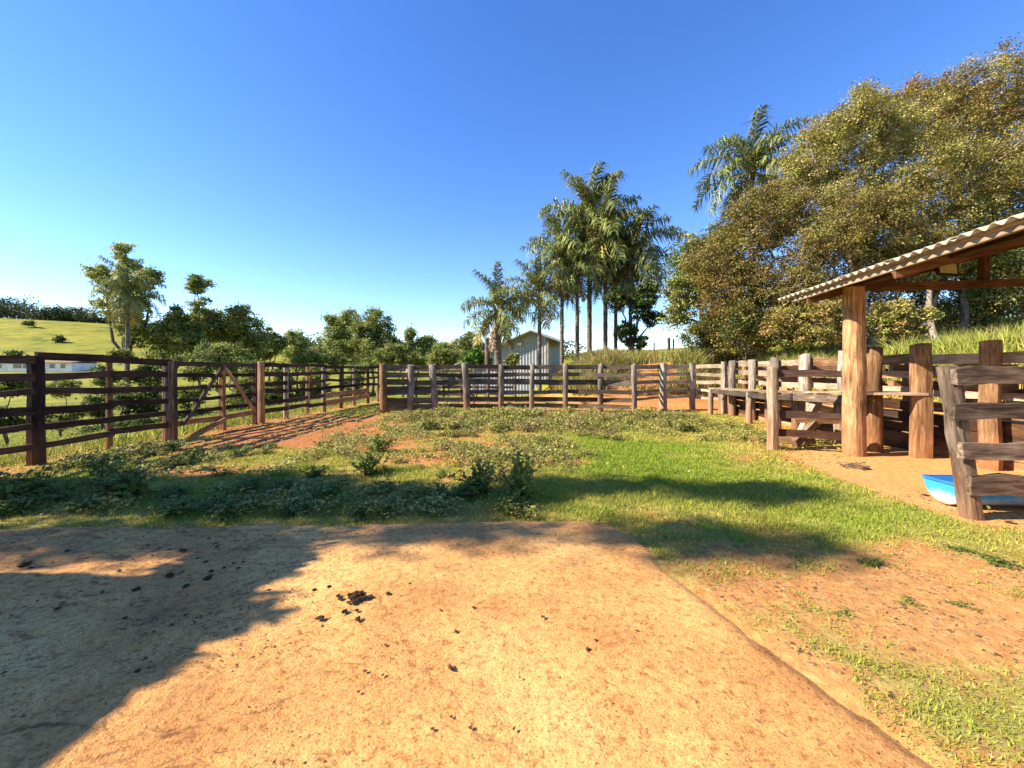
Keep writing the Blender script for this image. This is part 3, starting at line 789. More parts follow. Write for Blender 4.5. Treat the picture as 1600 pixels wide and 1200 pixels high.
for s, (xa, ya, xb, yb) in enumerate(((0, -.262, 1.5, -.262), (0, .262, 1.5, .262), (-.008, -.25, -.008, .25), (1.508, -.25, 1.508, .25))):
    me = box_mesh(max(abs(xb - xa), .02) , max(abs(yb - ya), .02), .025)
    link('rim', me, M['blue'], tr, tm @ Matrix.Translation(((xa + xb) / 2, (ya + yb) / 2, .272 + .001 * s)))

# ------------------------------------------------------------------ foliage makers
def leaf_quads(C, size, rngk, up=.35, aspect=.5, droop=0.0):
    n = len(C)
    nrm = rngk.normal(size=(n, 3)); nrm[:, 2] = np.abs(nrm[:, 2]) + up
    nrm /= np.linalg.norm(nrm, axis=1)[:, None]
    t = rngk.normal(size=(n, 3)); t[:, 2] -= droop
    t -= (t * nrm).sum(1)[:, None] * nrm; t /= np.linalg.norm(t, axis=1)[:, None] + 1e-9
    b = np.cross(nrm, t)
    s = (size * rngk.uniform(.6, 1.35, n))[:, None]
    V = np.empty((n, 4, 3))
    V[:, 0] = C - t * s * .5; V[:, 1] = C + b * s * aspect * .5 + t * s * .05; V[:, 2] = C + t * s * .5; V[:, 3] = C - b * s * aspect * .5 + t * s * .05
    return V.reshape(-1, 3), np.arange(n * 4).reshape(n, 4)

def pal(cols, n, rngk, jit=.16):
    cols = np.array(cols); k = rngk.integers(0, len(cols), n)
    c = cols[k] * (1 + jit * rngk.normal(size=(n, 1))) * (1 + .05 * rngk.normal(size=(n, 3)))
    return np.clip(c, .004, .9)

def tube(pts, rad, sides=6):
    V = []; Fc = []
    for i, p in enumerate(pts):
        p = Vector(p)
        d = (Vector(pts[min(i + 1, len(pts) - 1)]) - Vector(pts[max(i - 1, 0)])).normalized()
        a = d.orthogonal().normalized(); b = d.cross(a)
        for k in range(sides):
            an = 2 * math.pi * k / sides
            V.append(tuple(p + (a * math.cos(an) + b * math.sin(an)) * rad[i]))
    for i in range(len(pts) - 1):
        for k in range(sides):
            Fc.append((i * sides + k, i * sides + (k + 1) % sides, (i + 1) * sides + (k + 1) % sides, (i + 1) * sides + k))
    return V, Fc

def merge(parts):
    V = []; Fc = []
    for v, f in parts:
        o_ = len(V); V += v; Fc += [tuple(i + o_ for i in q) for q in f]
    return V, Fc

def bend(a, b, rnd, n=5, amp=.08):
    a = Vector(a); b = Vector(b); L = (b - a).length
    P = []
    ox = Vector((0, 0, 0))
    for i in range(n):
        f = i / (n - 1)
        if 0 < i < n - 1: ox = ox * .4 + Vector((rnd.uniform(-1, 1), rnd.uniform(-1, 1), rnd.uniform(-.6, .6))) * amp * L
        P.append(a.lerp(b, f) + (ox if 0 < i < n - 1 else Vector((0, 0, 0))))
    return P

def tree(name, label, cat, base, lobes, nleaf, lsize, cols, seed, trunk_r=.18, bark='bark', fork=.45, group=None, clump=.22, nclump=None, branches=8, droop=.2, aspect=.55, fill=.35, up=.35, zmin=None, leafm='leaf', sat=3):
    """lobes: (centre, (rx, ry, rz)); leaves sit in clumps spread through the lobes"""
    rk = np.random.default_rng(seed); rnd = random.Random(seed)
    base = Vector((base[0], base[1], hz(base[0], base[1])))
    root = thing(name, label, cat, base, group)
    extra = []
    for c, r in lobes:
        for q in range(sat):
            v = rk.normal(size=3); v[2] = abs(v[2]) * .8; v /= np.linalg.norm(v); k = rk.uniform(.22, .42)
            extra.append((tuple(np.array(c) + v * np.array(r) * rk.uniform(.85, 1.2)), (r[0] * k, r[1] * k, r[2] * k)))
    mainl = lobes; lobes = list(lobes) + extra
    vol = np.array([r[0] * r[1] * r[2] for _, r in lobes]) ** (2 / 3); vol /= vol.sum()
    nleaf = int(nleaf * 1.55); lsize = lsize * 1.18; clump = clump * .72; nclump = nclump or int(120 + nleaf / 75)
    cc = []; 
    for (c, r), q in zip(lobes, vol):
        k = max(6, int(nclump * q))
        v = rk.normal(size=(k, 3)); v /= np.linalg.norm(v, axis=1)[:, None]
        rad = (fill + (1 - fill) * rk.uniform(0, 1, k)) ** .8
        rad[rk.uniform(0, 1, k) < .12] *= 1.12
        cc.append(np.array(c) + v * rad[:, None] * np.array(r))
    cc = np.concatenate(cc)
    if zmin is not None: cc = cc[cc[:, 2] > zmin]
    wts = rk.uniform(.3, 1.7, len(cc)); wts /= wts.sum()
    cnt = rk.multinomial(nleaf, wts)
    rm = np.mean([np.mean(r) for _, r in mainl])
    csz = clump * rm * rk.uniform(.6, 1.4, len(cc))
    idx = np.repeat(np.arange(len(cc)), cnt)
    off = rk.normal(size=(len(idx), 3)) * csz[idx][:, None] * np.array([1, 1, .62])
    C = cc[idx] + off
    V, Fq = leaf_quads(C, lsize, rk, up, aspect, droop)
    cl = pal(cols, len(cc), rk, .14)[idx] * (1 + .15 * rk.normal(size=(len(idx), 1)))
    me = np_mesh('crown', V - np.array(base), Fq, np.repeat(np.clip(cl, .004, .9), 4, 0))
    link('crown', me, M[leafm], root, base)
    ctr = Vector(np.mean([np.array(c) for c, _ in mainl], 0))
    low = min(c[2] - r[2] for c, r in lobes)
    zt = max(base.z + .8, base.z + (ctr.z - base.z) * fork)
    t0 = Vector((base.x, base.y, base.z - .3)); t1 = Vector((base.x * .6 + ctr.x * .4, base.y * .6 + ctr.y * .4, zt))
    P = bend(t0, t1, rnd, 5, .035)
    tv = tube([p - base for p in P], [trunk_r * (1.25 - .45 * i / 4) for i in range(5)], 8)
    link('trunk', np_mesh('trunk', *tv, None, True), M[bark], root, base)
    parts = []
    order = list(range(len(cc))); rnd.shuffle(order)
    mains = []
    for i, (c, r) in enumerate(mainl):
        Q = bend(P[-1], Vector(c), rnd, 6, .07); mains.append(Q)
        parts.append(tube([q - base for q in Q], [trunk_r * (.72 - .6 * k / 5) for k in range(6)], 6))
    for j in order[:branches * len(mainl)]:
        c = Vector(cc[j])
        Q0 = min((q for Q in mains for q in Q[2:]), key=lambda q: (q - c).length)
        Q = bend(Q0, c, rnd, 5, .09)
        parts.append(tube([q - base for q in Q], [trunk_r * (.26 - .21 * k / 4) for k in range(5)], 4))
    link('branches', np_mesh('branches', *merge(parts), None, True), M[bark], root, base)
    return root

def lobes_px(lst, d, depth=1.0):
    out = []
    for l in lst:
        px, py, r = l[:3]; dd = d + (l[3] if len(l) > 3 else 0); rx = r * dd / F
        c = wp(px, py, dd)
        out.append((tuple(c), (rx / math.sqrt(1 + ((px - 800) / F) ** 2) ** .5, rx * depth, rx)))
    return out

# ------------------------------------------------------------------ palms
def frond_mesh(seed, L, e0, e1, cols, nl=42, ll=.8, hang=1.3):
    """rachis leaves the crown at elevation e0 and bends to e1; leaflets hang from both sides"""
    rk = np.random.default_rng(seed)
    n = 16; P = [np.zeros(3)]; az = rk.uniform(-.12, .12)
    for i in range(n):
        f = (i + .5) / n; e = R(e0 + (e1 - e0) * f ** 1.15)
        P.append(P[-1] + L / n * np.array([math.cos(e) * math.cos(az * f), math.cos(e) * math.sin(az * f), math.sin(e)]))
    P = np.array(P)
    Vt, Ft = tube([Vector(p) for p in P[::2]], [.045 * (1 - .85 * i / 8) for i in range(9)], 4)
    V = [np.array(Vt)]; Fc = [np.array(Ft)]; Cc = [np.tile(np.array(cols[-1]), (len(Vt), 1))]
    off = len(Vt)
    f = np.repeat(np.linspace(.13, .99, nl), 2) + rk.uniform(-.008, .008, nl * 2)
    side = np.tile([1, -1], nl)
    f = np.clip(f, .1, 1)
    x = f * n; i0 = np.minimum(x.astype(int), n - 1); fr = (x - i0)[:, None]
    B = P[i0] * (1 - fr) + P[i0 + 1] * fr
    T = P[i0 + 1] - P[i0]; T /= np.linalg.norm(T, axis=1)[:, None]
    Sd = np.cross(T, [0, 0, 1.0]); Sd /= np.linalg.norm(Sd, axis=1)[:, None] + 1e-6
    Up = np.cross(Sd, T)
    len_ = ll * (np.sin(np.clip(f, .05, 1) * math.pi * .86 + .2) * .75 + .3) * rk.uniform(.8, 1.15, len(f))
    spread = rk.uniform(.5, 1.0, len(f)); lift = rk.normal(0, .45, len(f)) + .15
    D = Sd * (side * spread)[:, None] + T * rk.uniform(.35, .75, len(f))[:, None] + Up * lift[:, None]
    D /= np.linalg.norm(D, axis=1)[:, None]
    g = np.array([0, 0, -1.0])
    w_ = .036
    W = np.cross(D, Up); W /= np.linalg.norm(W, axis=1)[:, None] + 1e-6
    p0 = B; p1 = B + D * (len_ * .45)[:, None]
    D2 = D + g * (hang * rk.uniform(.7, 1.5, len(f)))[:, None]; D2 /= np.linalg.norm(D2, axis=1)[:, None]
    p2 = p1 + D2 * (len_ * .6)[:, None]
    m = len(f)
    VV = np.stack([p0 - W * w_ * .6, p0 + W * w_ * .6, p1 + W * w_, p1 - W * w_, p2 + W * w_ * .15, p2 - W * w_ * .15], 1)
    base = off + np.arange(m)[:, None] * 6
    Fc.append(base + np.array([0, 1, 2, 3])); Fc.append(base + np.array([3, 2, 4, 5]))
    V.append(VV.reshape(-1, 3)); Cc.append(np.repeat(pal(cols, m, rk, .2), 6, 0))
    return np_mesh('frond', np.concatenate(V), np.concatenate(Fc), np.concatenate(Cc))
GREEN = [(.13, .17, .035), (.18, .20, .05), (.09, .125, .03), (.30, .28, .09)]
YEL = [(.34, .29, .06), (.24, .23, .05), (.4, .3, .09)]
DEAD = [(.24, .17, .1), (.3, .22, .13), (.17, .12, .07)]
FR = {'up': [frond_mesh(1, 3.2, 84, 20, GREEN), frond_mesh(2, 3.1, 76, -5, GREEN)],
      'mid': [frond_mesh(3, 3.3, 58, -40, GREEN), frond_mesh(4, 3.2, 48, -50, GREEN), frond_mesh(14, 3.3, 62, -30, GREEN)],
      'out': [frond_mesh(5, 3.2, 28, -62, GREEN), frond_mesh(6, 3.1, 15, -66, GREEN)],
      'low': [frond_mesh(7, 2.9, -8, -78, GREEN), frond_mesh(8, 2.8, -25, -82, YEL)],
      'dead': [frond_mesh(9, 2.4, -60, -86, DEAD, 34, .5), frond_mesh(10, 2.2, -70, -88, DEAD, 34, .45)]}
for k in FR:
    for me in FR[k]: me.materials.append(M['frond'])
def palm(label, x, y, zc, s, seed, r=.13, lean=(0, 0), ndead=2, nlow=4, group='queen palms'):
    rnd = random.Random(seed)
    base = Vector((x, y, hz(x, y)))
    root = thing('palm_tree', label, 'palm', base, group)
    H = zc - base.z
    rings = 22
    V = []; Fc = []; sides = 10
    for i in range(rings):
        f = i / (rings - 1)
        rr = r * (1.25 - .45 * f ** .6) * (1.06 if i % 2 else .97) * (1 + .12 * math.exp(-((f - .55) / .2) ** 2))
        for k in range(sides):
            a = 2 * math.pi * k / sides
            V.append((lean[0] * (f - 1) * H + rr * math.cos(a), lean[1] * (f - 1) * H + rr * math.sin(a), -.3 + (H + .3) * f))
    for i in range(rings - 1):
        for k in range(sides):
            Fc.append((i * sides + k, i * sides + (k + 1) % sides, (i + 1) * sides + (k + 1) % sides, (i + 1) * sides + k))
    link('trunk', np_mesh('trunk', V, Fc, None, True), M['palmbark'], root, base)
    # leaf bases
    cs = []
    for k in range(7):
        a = rnd.uniform(0, 6.28)
        cs.append(tube([(0.04 * math.cos(a), .04 * math.sin(a), H - .5), (.12 * math.cos(a), .12 * math.sin(a), H - .05), (.3 * math.cos(a), .3 * math.sin(a), H + .45)], [.09 * r / .13, .07 * r / .13, .03], 5))
    link('leaf_bases', np_mesh('leaf_bases', *merge(cs), None, True), M['palmbark'], root, base)
    def put(kind, az, sc_, dz):
        me = rnd.choice(FR[kind])
        m_ = Matrix.Translation(base + Vector((0, 0, H + dz))) @ Matrix.Rotation(az, 4, 'Z') @ Matrix.Rotation(rnd.uniform(-.12, .12), 4, 'Y') @ Matrix.Scale(sc_ * s * rnd.uniform(.88, 1.1), 4)
        link('frond', me, None, root, m_)
    a0 = rnd.uniform(0, 6.28)
    for kind, n_, dz in (('up', 5, .25), ('mid', 7, .15), ('out', 6, .05), ('low', nlow + 1, 0), ('dead', ndead, -.15)):
        for k in range(n_):
            put(kind, a0 + 6.283 * (k + rnd.uniform(-.25, .25)) / max(n_, 1) + dz * 9, 1, dz)
    return root

def palm_px(label, px, pyc, d, s, seed, **kw):
    c = wp(px, pyc, d)
    return palm(label, c.x, c.y, c.z, s, seed, **kw)
G1 = 'palms of the tall clump behind the back fence'
palm_px('short palm in front of the sheet metal shed, leftmost of the clump', 778, 490, 25, .9, 101, ndead=5, r=.2, group=G1)
palm_px('slim palm crossing the right part of the shed wall', 843, 468, 27, .92, 102, ndead=1, group=G1)
palm_px('mid height palm with dry skirt just right of the shed', 878, 408, 30, 1.1, 103, ndead=5, group=G1)
palm_px('palm second right of the shed, leaning left, shaded crown', 902, 425, 29, .85, 104, ndead=4, nlow=5, group=G1)
palm_px('tallest palm, its crown topping the whole clump', 921, 345, 31, 1.35, 105, r=.17, nlow=6, group=G1)
palm_px('palm right of the tallest one with broad drooping crown', 946, 372, 30, 1.3, 106, r=.15, nlow=6, group=G1)
palm_px('low crowned palm inside the clump, hidden by taller crowns', 962, 436, 31.5, .95, 107, ndead=3, nlow=6, group=G1)
palm_px('palm at the right end of the clump, fronds drooping far', 985, 402, 30.5, 1.35, 108, ndead=3, nlow=6, group=G1)
palm_px('single palm rising above the dry trees on the right', 1174, 272, 27, 1.35, 109, r=.2, ndead=1, nlow=3, group='queen palms')
palm_px('single palm with yellowing skirt behind the left fence', 199, 462, 27, .78, 110, r=.12, ndead=4, nlow=6, group='queen palms')

# ------------------------------------------------------------------ trees on the right bank
OLIVE = [(.23, .20, .045), (.29, .245, .06), (.175, .16, .038), (.35, .29, .085), (.25, .18, .048)]
PALE = [(.44, .38, .13), (.36, .32, .10), (.52, .45, .18), (.27, .24, .065)]
BROWN = [(.26, .18, .06), (.32, .225, .08), (.20, .15, .045), (.28, .235, .068)]
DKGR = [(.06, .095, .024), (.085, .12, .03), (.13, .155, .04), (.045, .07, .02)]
LIGHT = [(.19, .22, .045), (.25, .27, .065), (.13, .17, .04), (.30, .29, .09)]
RUST = [(.29, .15, .06), (.33, .21, .08), (.23, .18, .05), (.30, .26, .085)]
GT = 'dry season trees on the right bank'
def wpx(px, d): return ((px - 800) * d / F, d)
tree('broadleaf_tree', 'green broadleaf tree at the left end of the right tree mass', 'tree', wpx(1118, 23), lobes_px([(1085, 405, 42), (1072, 455, 36), (1122, 385, 38), (1110, 440, 45), (1062, 492, 24), (1140, 500, 40)], 23), 24000, 0.126, LIGHT + [(.12, .10, .035)], 201, .2, 'palebark', group=GT, clump=.2)
tree('dry_tree', 'olive brown dry tree between green tree and pale crown', 'tree', wpx(1195, 20), lobes_px([(1170, 385, 52), (1135, 455, 50), (1190, 465, 60), (1205, 335, 45), (1150, 510, 40), (1225, 505, 40), (1165, 340, 36), (1120, 420, 40)], 20), 51000, 0.084, OLIVE + BROWN, 202, .2, 'palebark', group=GT, clump=.17)
tree('dry_tree', 'pale yellow flowering crown below the single tall palm', 'tree', wpx(1362, 22), lobes_px([(1240, 292, 44), (1272, 248, 46), (1300, 212, 46), (1360, 190, 46), (1255, 335, 55), (1325, 235, 60), (1390, 225, 55), (1330, 305, 60), (1212, 325, 28)], 22), 54000, 0.092, PALE + OLIVE[:2], 203, .25, 'palebark', group=GT, clump=.16)
tree('dry_tree', 'brown dry tree with bare pale branches above the shelter eave', 'tree', wpx(1372, 17.5), lobes_px([(1290, 405, 62), (1240, 450, 52), (1355, 375, 62), (1310, 345, 55), (1270, 500, 45), (1420, 400, 55)], 18.5), 54000, 0.077, BROWN + OLIVE, 204, .2, 'palebark', group=GT, clump=.15, branches=16)
tree('dry_tree', 'reddish topped tall tree at the top right corner', 'tree', wpx(1560, 27), lobes_px([(1430, 185, 56), (1480, 162, 48), (1520, 160, 56), (1590, 150, 58), (1660, 150, 66), (1400, 215, 45), (1500, 215, 70), (1580, 200, 70)], 27), 54000, 0.109, RUST + OLIVE, 205, .3, 'palebark', group=GT, clump=.16)
tree('dry_tree', 'olive tree with long rising branches behind the shelter roof', 'tree', wpx(1437, 19), lobes_px([(1440, 300, 70), (1530, 265, 72), (1610, 270, 72), (1490, 360, 65), (1390, 320, 52), (1570, 350, 65)], 20.5), 66000, 0.084, OLIVE + PALE[:1], 206, .22, 'palebark', group=GT, clump=.15, branches=14)
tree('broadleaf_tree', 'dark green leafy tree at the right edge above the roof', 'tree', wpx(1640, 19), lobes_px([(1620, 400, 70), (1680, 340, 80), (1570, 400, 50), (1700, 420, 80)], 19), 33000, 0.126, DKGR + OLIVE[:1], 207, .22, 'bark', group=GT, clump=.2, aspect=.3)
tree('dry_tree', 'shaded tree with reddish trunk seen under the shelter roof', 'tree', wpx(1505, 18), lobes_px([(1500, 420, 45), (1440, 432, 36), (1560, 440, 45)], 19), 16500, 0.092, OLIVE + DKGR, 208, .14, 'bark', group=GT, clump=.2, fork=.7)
tree('dry_tree', 'slim forked pale trunk tree under the shelter tie beam', 'tree', wpx(1462, 16.5), lobes_px([(1465, 405, 38), (1415, 425, 36)], 18.5), 12000, 0.084, OLIVE, 209, .11, 'palebark', group=GT, clump=.2, fork=.7)
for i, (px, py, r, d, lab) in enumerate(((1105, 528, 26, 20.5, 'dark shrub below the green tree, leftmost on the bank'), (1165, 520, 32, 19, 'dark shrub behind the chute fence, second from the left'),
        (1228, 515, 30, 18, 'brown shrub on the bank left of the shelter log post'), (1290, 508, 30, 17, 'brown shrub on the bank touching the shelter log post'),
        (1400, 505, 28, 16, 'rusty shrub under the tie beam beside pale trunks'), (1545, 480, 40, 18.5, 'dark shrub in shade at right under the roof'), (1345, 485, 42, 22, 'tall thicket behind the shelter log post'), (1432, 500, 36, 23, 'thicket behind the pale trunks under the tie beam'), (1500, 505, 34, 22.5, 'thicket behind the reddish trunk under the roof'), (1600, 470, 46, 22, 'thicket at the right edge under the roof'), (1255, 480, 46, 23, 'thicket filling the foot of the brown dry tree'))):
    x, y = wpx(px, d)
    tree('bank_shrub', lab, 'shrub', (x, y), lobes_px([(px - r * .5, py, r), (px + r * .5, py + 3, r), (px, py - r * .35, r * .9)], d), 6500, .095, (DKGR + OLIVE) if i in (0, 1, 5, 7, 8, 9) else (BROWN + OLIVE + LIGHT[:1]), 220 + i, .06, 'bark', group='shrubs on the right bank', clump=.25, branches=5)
tree('broadleaf_tree', 'small dark tree under the palms, right of their trunks', 'tree', wpx(985, 27), lobes_px([(975, 522, 17), (1000, 482, 20), (962, 470, 16), (1012, 460, 17), (992, 540, 15), (1020, 500, 13)], 27), 7000, .15, DKGR, 230, .13, 'bark', clump=.25)

# ------------------------------------------------------------------ trees and bushes on the left and behind
GL = 'trees in the valley on the left'
VALE = [(.23, .275, .065), (.33, .35, .10), (.16, .20, .05), (.40, .39, .13)]
def simple_tree(name, label, lst, d, n, ls, cols, seed, tr=.14, group=GL, px=None, **kw):
    px = px if px is not None else sum(l[0] for l in lst) / len(lst)
    return tree(name, label, 'tree', wpx(px, d), lobes_px(lst, d), int(n * 1.25), ls * .8, cols, seed, tr, group=group, leafm='thinleaf', **kw)
simple_tree('feathery_tree', 'tall feathery tree right behind the left palm', [(198, 405, 17), (205, 430, 17), (165, 438, 20), (190, 455, 24), (228, 445, 14), (215, 470, 22), (175, 480, 20), (150, 432, 9), (240, 432, 8), (210, 510, 24)], 36, 9000, .26, VALE + LIGHT[:2], 301, .2, clump=.28, branches=5)
simple_tree('slender_tree', 'slender tree with a round tuft on a thin stem', [(309, 445, 13), (306, 452, 10), (313, 490, 17), (300, 510, 20)], 40, 4500, .24, VALE, 302, .12, px=309, fork=.8, clump=.3)
simple_tree('eucalyptus_tree', 'broad dark tree right of the slender tuft tree', [(365, 508, 25), (390, 520, 26), (350, 530, 27), (378, 490, 16), (400, 545, 24), (330, 508, 22)], 42, 11000, .26, VALE + LIGHT[:1], 303, .2, clump=.24)
simple_tree('eucalyptus_tree', 'small dark tree at the right foot of the broad one', [(420, 528, 13), (432, 540, 12), (410, 550, 16)], 47, 4000, .28, VALE, 304, .14, clump=.28)
simple_tree('leafy_tree', 'light green leafy tree right of the left palm', [(270, 520, 25), (250, 540, 22), (292, 535, 26), (275, 500, 15)], 37, 8000, .24, LIGHT + VALE[:1], 305, .14, clump=.26)
simple_tree('conical_tree', 'dark conical tree in front of the small pasture strip', [(466, 528, 12), (464, 542, 18), (462, 558, 24)], 58, 5000, .32, VALE, 306, .16, clump=.24)
simple_tree('eucalyptus_tree', 'pale green eucalyptus tree, left of the central pair', [(535, 515, 22), (550, 500, 16), (520, 535, 22), (548, 545, 24), (525, 502, 10)], 50, 8000, .28, LIGHT + VALE, 307, .18, clump=.26)
simple_tree('eucalyptus_tree', 'tallest eucalyptus tree in the middle background', [(580, 498, 13), (592, 515, 18), (575, 525, 22), (600, 535, 20), (585, 550, 26), (560, 515, 13)], 48, 9000, .26, LIGHT[:3] + VALE, 308, .18, clump=.26)
simple_tree('slender_tree', 'thin dark tree standing up right of the eucalyptus pair', [(642, 522, 8), (640, 538, 12), (644, 552, 15)], 52, 3500, .28, VALE, 309, .12, clump=.3)
simple_tree('eucalyptus_tree', 'dark tree beside the thin dark tree', [(666, 540, 14), (625, 545, 14), (660, 556, 18)], 53, 4500, .28, VALE, 310, .14, clump=.28)
simple_tree('eucalyptus_tree', 'rounded tree left of the shed lean-to', [(692, 545, 13), (705, 552, 15), (682, 556, 14)], 50, 4000, .27, VALE + LIGHT[:1], 311, .14, clump=.28)
simple_tree('flat_topped_tree', 'wispy flat topped tree just left of the shed', [(735, 535, 13), (722, 540, 11), (746, 543, 11), (730, 552, 14)], 46, 3200, .22, LIGHT + VALE[:2], 312, .12, clump=.3, branches=6)
simple_tree('leafy_tree', 'low rounded tree between the thin dark tree and the shed', [(620, 556, 16), (600, 562, 16), (640, 564, 16), (660, 566, 14)], 45, 5000, .26, LIGHT + VALE, 315, .12, clump=.28)
simple_tree('leafy_tree', 'low green tree touching the left end of the shed', [(700, 560, 16), (722, 562, 14), (682, 566, 14)], 42, 4500, .25, VALE + LIGHT[:2], 316, .12, clump=.28)
simple_tree('leafy_tree', 'low tree behind the far corner of the left fence', [(500, 560, 17), (480, 566, 17), (520, 566, 16)], 44, 5000, .26, VALE + LIGHT[:1], 313, .12, clump=.28)
simple_tree('leafy_tree', 'low leafy tree behind the brace gate', [(345, 560, 22), (320, 566, 22), (372, 568, 20)], 30, 7000, .19, LIGHT + VALE[:2], 314, .1, clump=.28)
GB = 'bushes in the dip behind the left fence'
for i, (px, py, r, d, c, lab) in enumerate((
        (160, 598, 22, 21, DKGR, 'dark bush behind the second left fence post'), (225, 600, 26, 20, DKGR, 'big dark bush below the left palm'),
        (250, 572, 22, 24, LIGHT, 'light green bush right of the left palm trunk'), (190, 566, 18, 25, LIGHT, 'light green bush at the foot of the pasture hill'),
        (305, 590, 22, 22, LIGHT + DKGR[:1], 'leafy bush seen through the left half of the brace gate'), (390, 592, 22, 24, LIGHT + DKGR[:1], 'leafy bush seen through the right half of the brace gate'),
        (440, 596, 20, 26, DKGR + LIGHT[:1], 'bush seen past the gate end post'), (495, 592, 20, 27, LIGHT, 'bright bush seen through the far left fence'),
        (555, 586, 18, 28, LIGHT + DKGR[:1], 'bush behind the far corner post of the left fence'), (12, 615, 22, 15, LIGHT + DKGR, 'weedy bush at the left edge behind the fence'), (95, 618, 22, 18, LIGHT, 'weedy bush between the first two left fence posts'))):
    x, y = wpx(px, d); q = r * d / F; z0 = hz(x, y); zt = max(wp(px, py - r, d).z, z0 + 1.2 * q)
    lb = [((x + dx * q, y + dy * q, z0 + .55 * q), (.9 * q, .9 * q, .7 * q)) for dx, dy in ((-.6, 0), (.6, .1), (0, -.4))]
    lb += [((x - .2 * q, y, (z0 + zt) / 2), (.9 * q, .9 * q, .8 * q)), ((x + .15 * q, y, zt - .6 * q), (.75 * q, .75 * q, .6 * q))]
    tree('leafy_bush', lab, 'bush', (x, y), lb, 6000, .14, c, 340 + i, .05, 'bark', group=GB, clump=.3, branches=4, leafm='thinleaf')
tree('papaya_bush', 'bright green bush at the left end of the shed', 'bush', wpx(745, 27), lobes_px([(745, 558, 10), (735, 563, 10), (757, 563, 10)], 27), 1600, .2, [(.10, .2, .03), (.13, .24, .04)], 360, .05, clump=.3, branches=3)
tree('young_shrub', 'pale young shrub against the middle of the shed wall', 'shrub', wpx(803, 28), lobes_px([(803, 560, 8), (800, 566, 9)], 28), 700, .16, LIGHT, 361, .04, clump=.35, branches=3)

# woodland on the far ridges: one mass
rk = np.random.default_rng(77)
cc = []; rr = []
for k in range(150):
    px = rk.uniform(-120, 150); d = rk.uniform(196, 232); x = (px - 800) * d / F
    r = rk.uniform(2.5, 5.5) * (1.5 if px < 40 else .9); cc.append((x, d, hz(x, d) + r * .8)); rr.append(r)
for k in range(110):
    px = rk.uniform(430, 900); d = rk.uniform(120, 200); x = (px - 800) * d / F
    r = rk.uniform(3.0, 5.5); cc.append((x, d, hz(x, d) + r * .7)); rr.append(r)
for k in range(60):
    px = rk.uniform(150, 440); d = rk.uniform(190, 225); x = (px - 800) * d / F
    r = rk.uniform(1.5, 3.0); cc.append((x, d, hz(x, d) + r * .6)); rr.append(r)
cc = np.array(cc); rr = np.array(rr)
idx = np.repeat(np.arange(len(cc)), 170)
v = rk.normal(size=(len(idx), 3)); v /= np.linalg.norm(v, axis=1)[:, None]; v *= rk.uniform(.6, 1.05, len(idx))[:, None]
C = cc[idx] + v * rr[idx][:, None] * np.array([1, 1, .85])
V, Fq = leaf_quads(C, .95, rk, .4, .7)
wl = link('woodland', np_mesh('woodland', V, Fq, np.repeat(pal([(.035, .055, .02), (.05, .07, .025), (.07, .085, .03)], len(cc), rk)[idx], 4, 0)), M['leaf'])
wl['kind'] = 'stuff'; wl['label'] = 'dark woodland along the far hill ridge'; wl['category'] = 'woodland'
for k, (px, d, lab) in enumerate(((45, 168, 'scattered dark tree on the pasture below the ridge wood'), (22, 120, 'small bush dot low on the pasture hillside'), (92, 150, 'lone shrub in the middle of the pasture slope'), (122, 112, 'dark shrub at the foot of the pasture slope'))):
    x, y = wpx(px, d); z = hz(x, y)
    tree('hillside_shrub', lab, 'shrub', (x, y), [((x, y, z + 1.0), (1.7, 1.5, 1.1))], 500, .5, DKGR, 380 + k, .12, group='shrubs on the pasture hill', clump=.35, branches=2)

# ------------------------------------------------------------------ buildings
def quadmesh(V, F_): return np_mesh('m', V, F_)
# sheet metal shed
d = 36.0
sxl, sxr, sridge = (742 - 800) * d / F, (859 - 800) * d / F, (838 - 800) * d / F
zb = -.6
sh2 = thing('metal_shed', 'grey corrugated metal shed with low gable behind the palms', 'shed', (0, d, 0))
def roofz(x):
    if x <= sridge: return 5.0 - (sridge - x) * .44
    return 5.0 - (x - sridge) * .43
def corr_wall(x0, x1, y, zt, pitch=.25, amp=.025):
    n = int((x1 - x0) / pitch * 4) + 1
    V = []; Fc = []
    for i in range(n):
        x = x0 + (x1 - x0) * i / (n - 1); yy_ = y + (amp if (i % 4) in (0, 1) else -amp)
        V += [(x, yy_, zb), (x, yy_, zt(x))]
    for i in range(n - 1): Fc.append((2 * i, 2 * i + 2, 2 * i + 3, 2 * i + 1))
    return np_mesh('wall', V, Fc)
x = sxl
while x < sxr - .05:
    x1 = min(x + 1.0, sxr)
    link('wall_sheet', corr_wall(x, x1, d + (.006 if int((x - sxl) * 10) % 2 else 0), lambda q: roofz(q) - .1), M['zinc'], sh2)
    x = x1
link('side_wall', quadmesh([(sxr, d, zb), (sxr, d + 4.2, zb), (sxr, d + 4.2, roofz(sxr) - .1), (sxr, d, roofz(sxr) - .1)], [(0, 1, 2, 3)]), M['zinc'], sh2)
link('side_wall', quadmesh([(sxl, d, zb), (sxl, d + 4.2, zb), (sxl, d + 4.2, roofz(sxl) - .1), (sxl, d, roofz(sxl) - .1)], [(0, 3, 2, 1)]), M['zinc'], sh2)
def roof_slab(x0, x1):
    z0, z1 = roofz(x0), roofz(x1); y0_, y1_ = d - .7, d + 4.6; t = .09
    V = [(x0, y0_, z0), (x1, y0_, z1), (x1, y1_, z1), (x0, y1_, z0), (x0, y0_, z0 - t), (x1, y0_, z1 - t), (x1, y1_, z1 - t), (x0, y1_, z0 - t)]
    return np_mesh('roof', V, [(0, 1, 2, 3), (7, 6, 5, 4), (0, 4, 5, 1), (1, 5, 6, 2), (2, 6, 7, 3), (3, 7, 4, 0)])
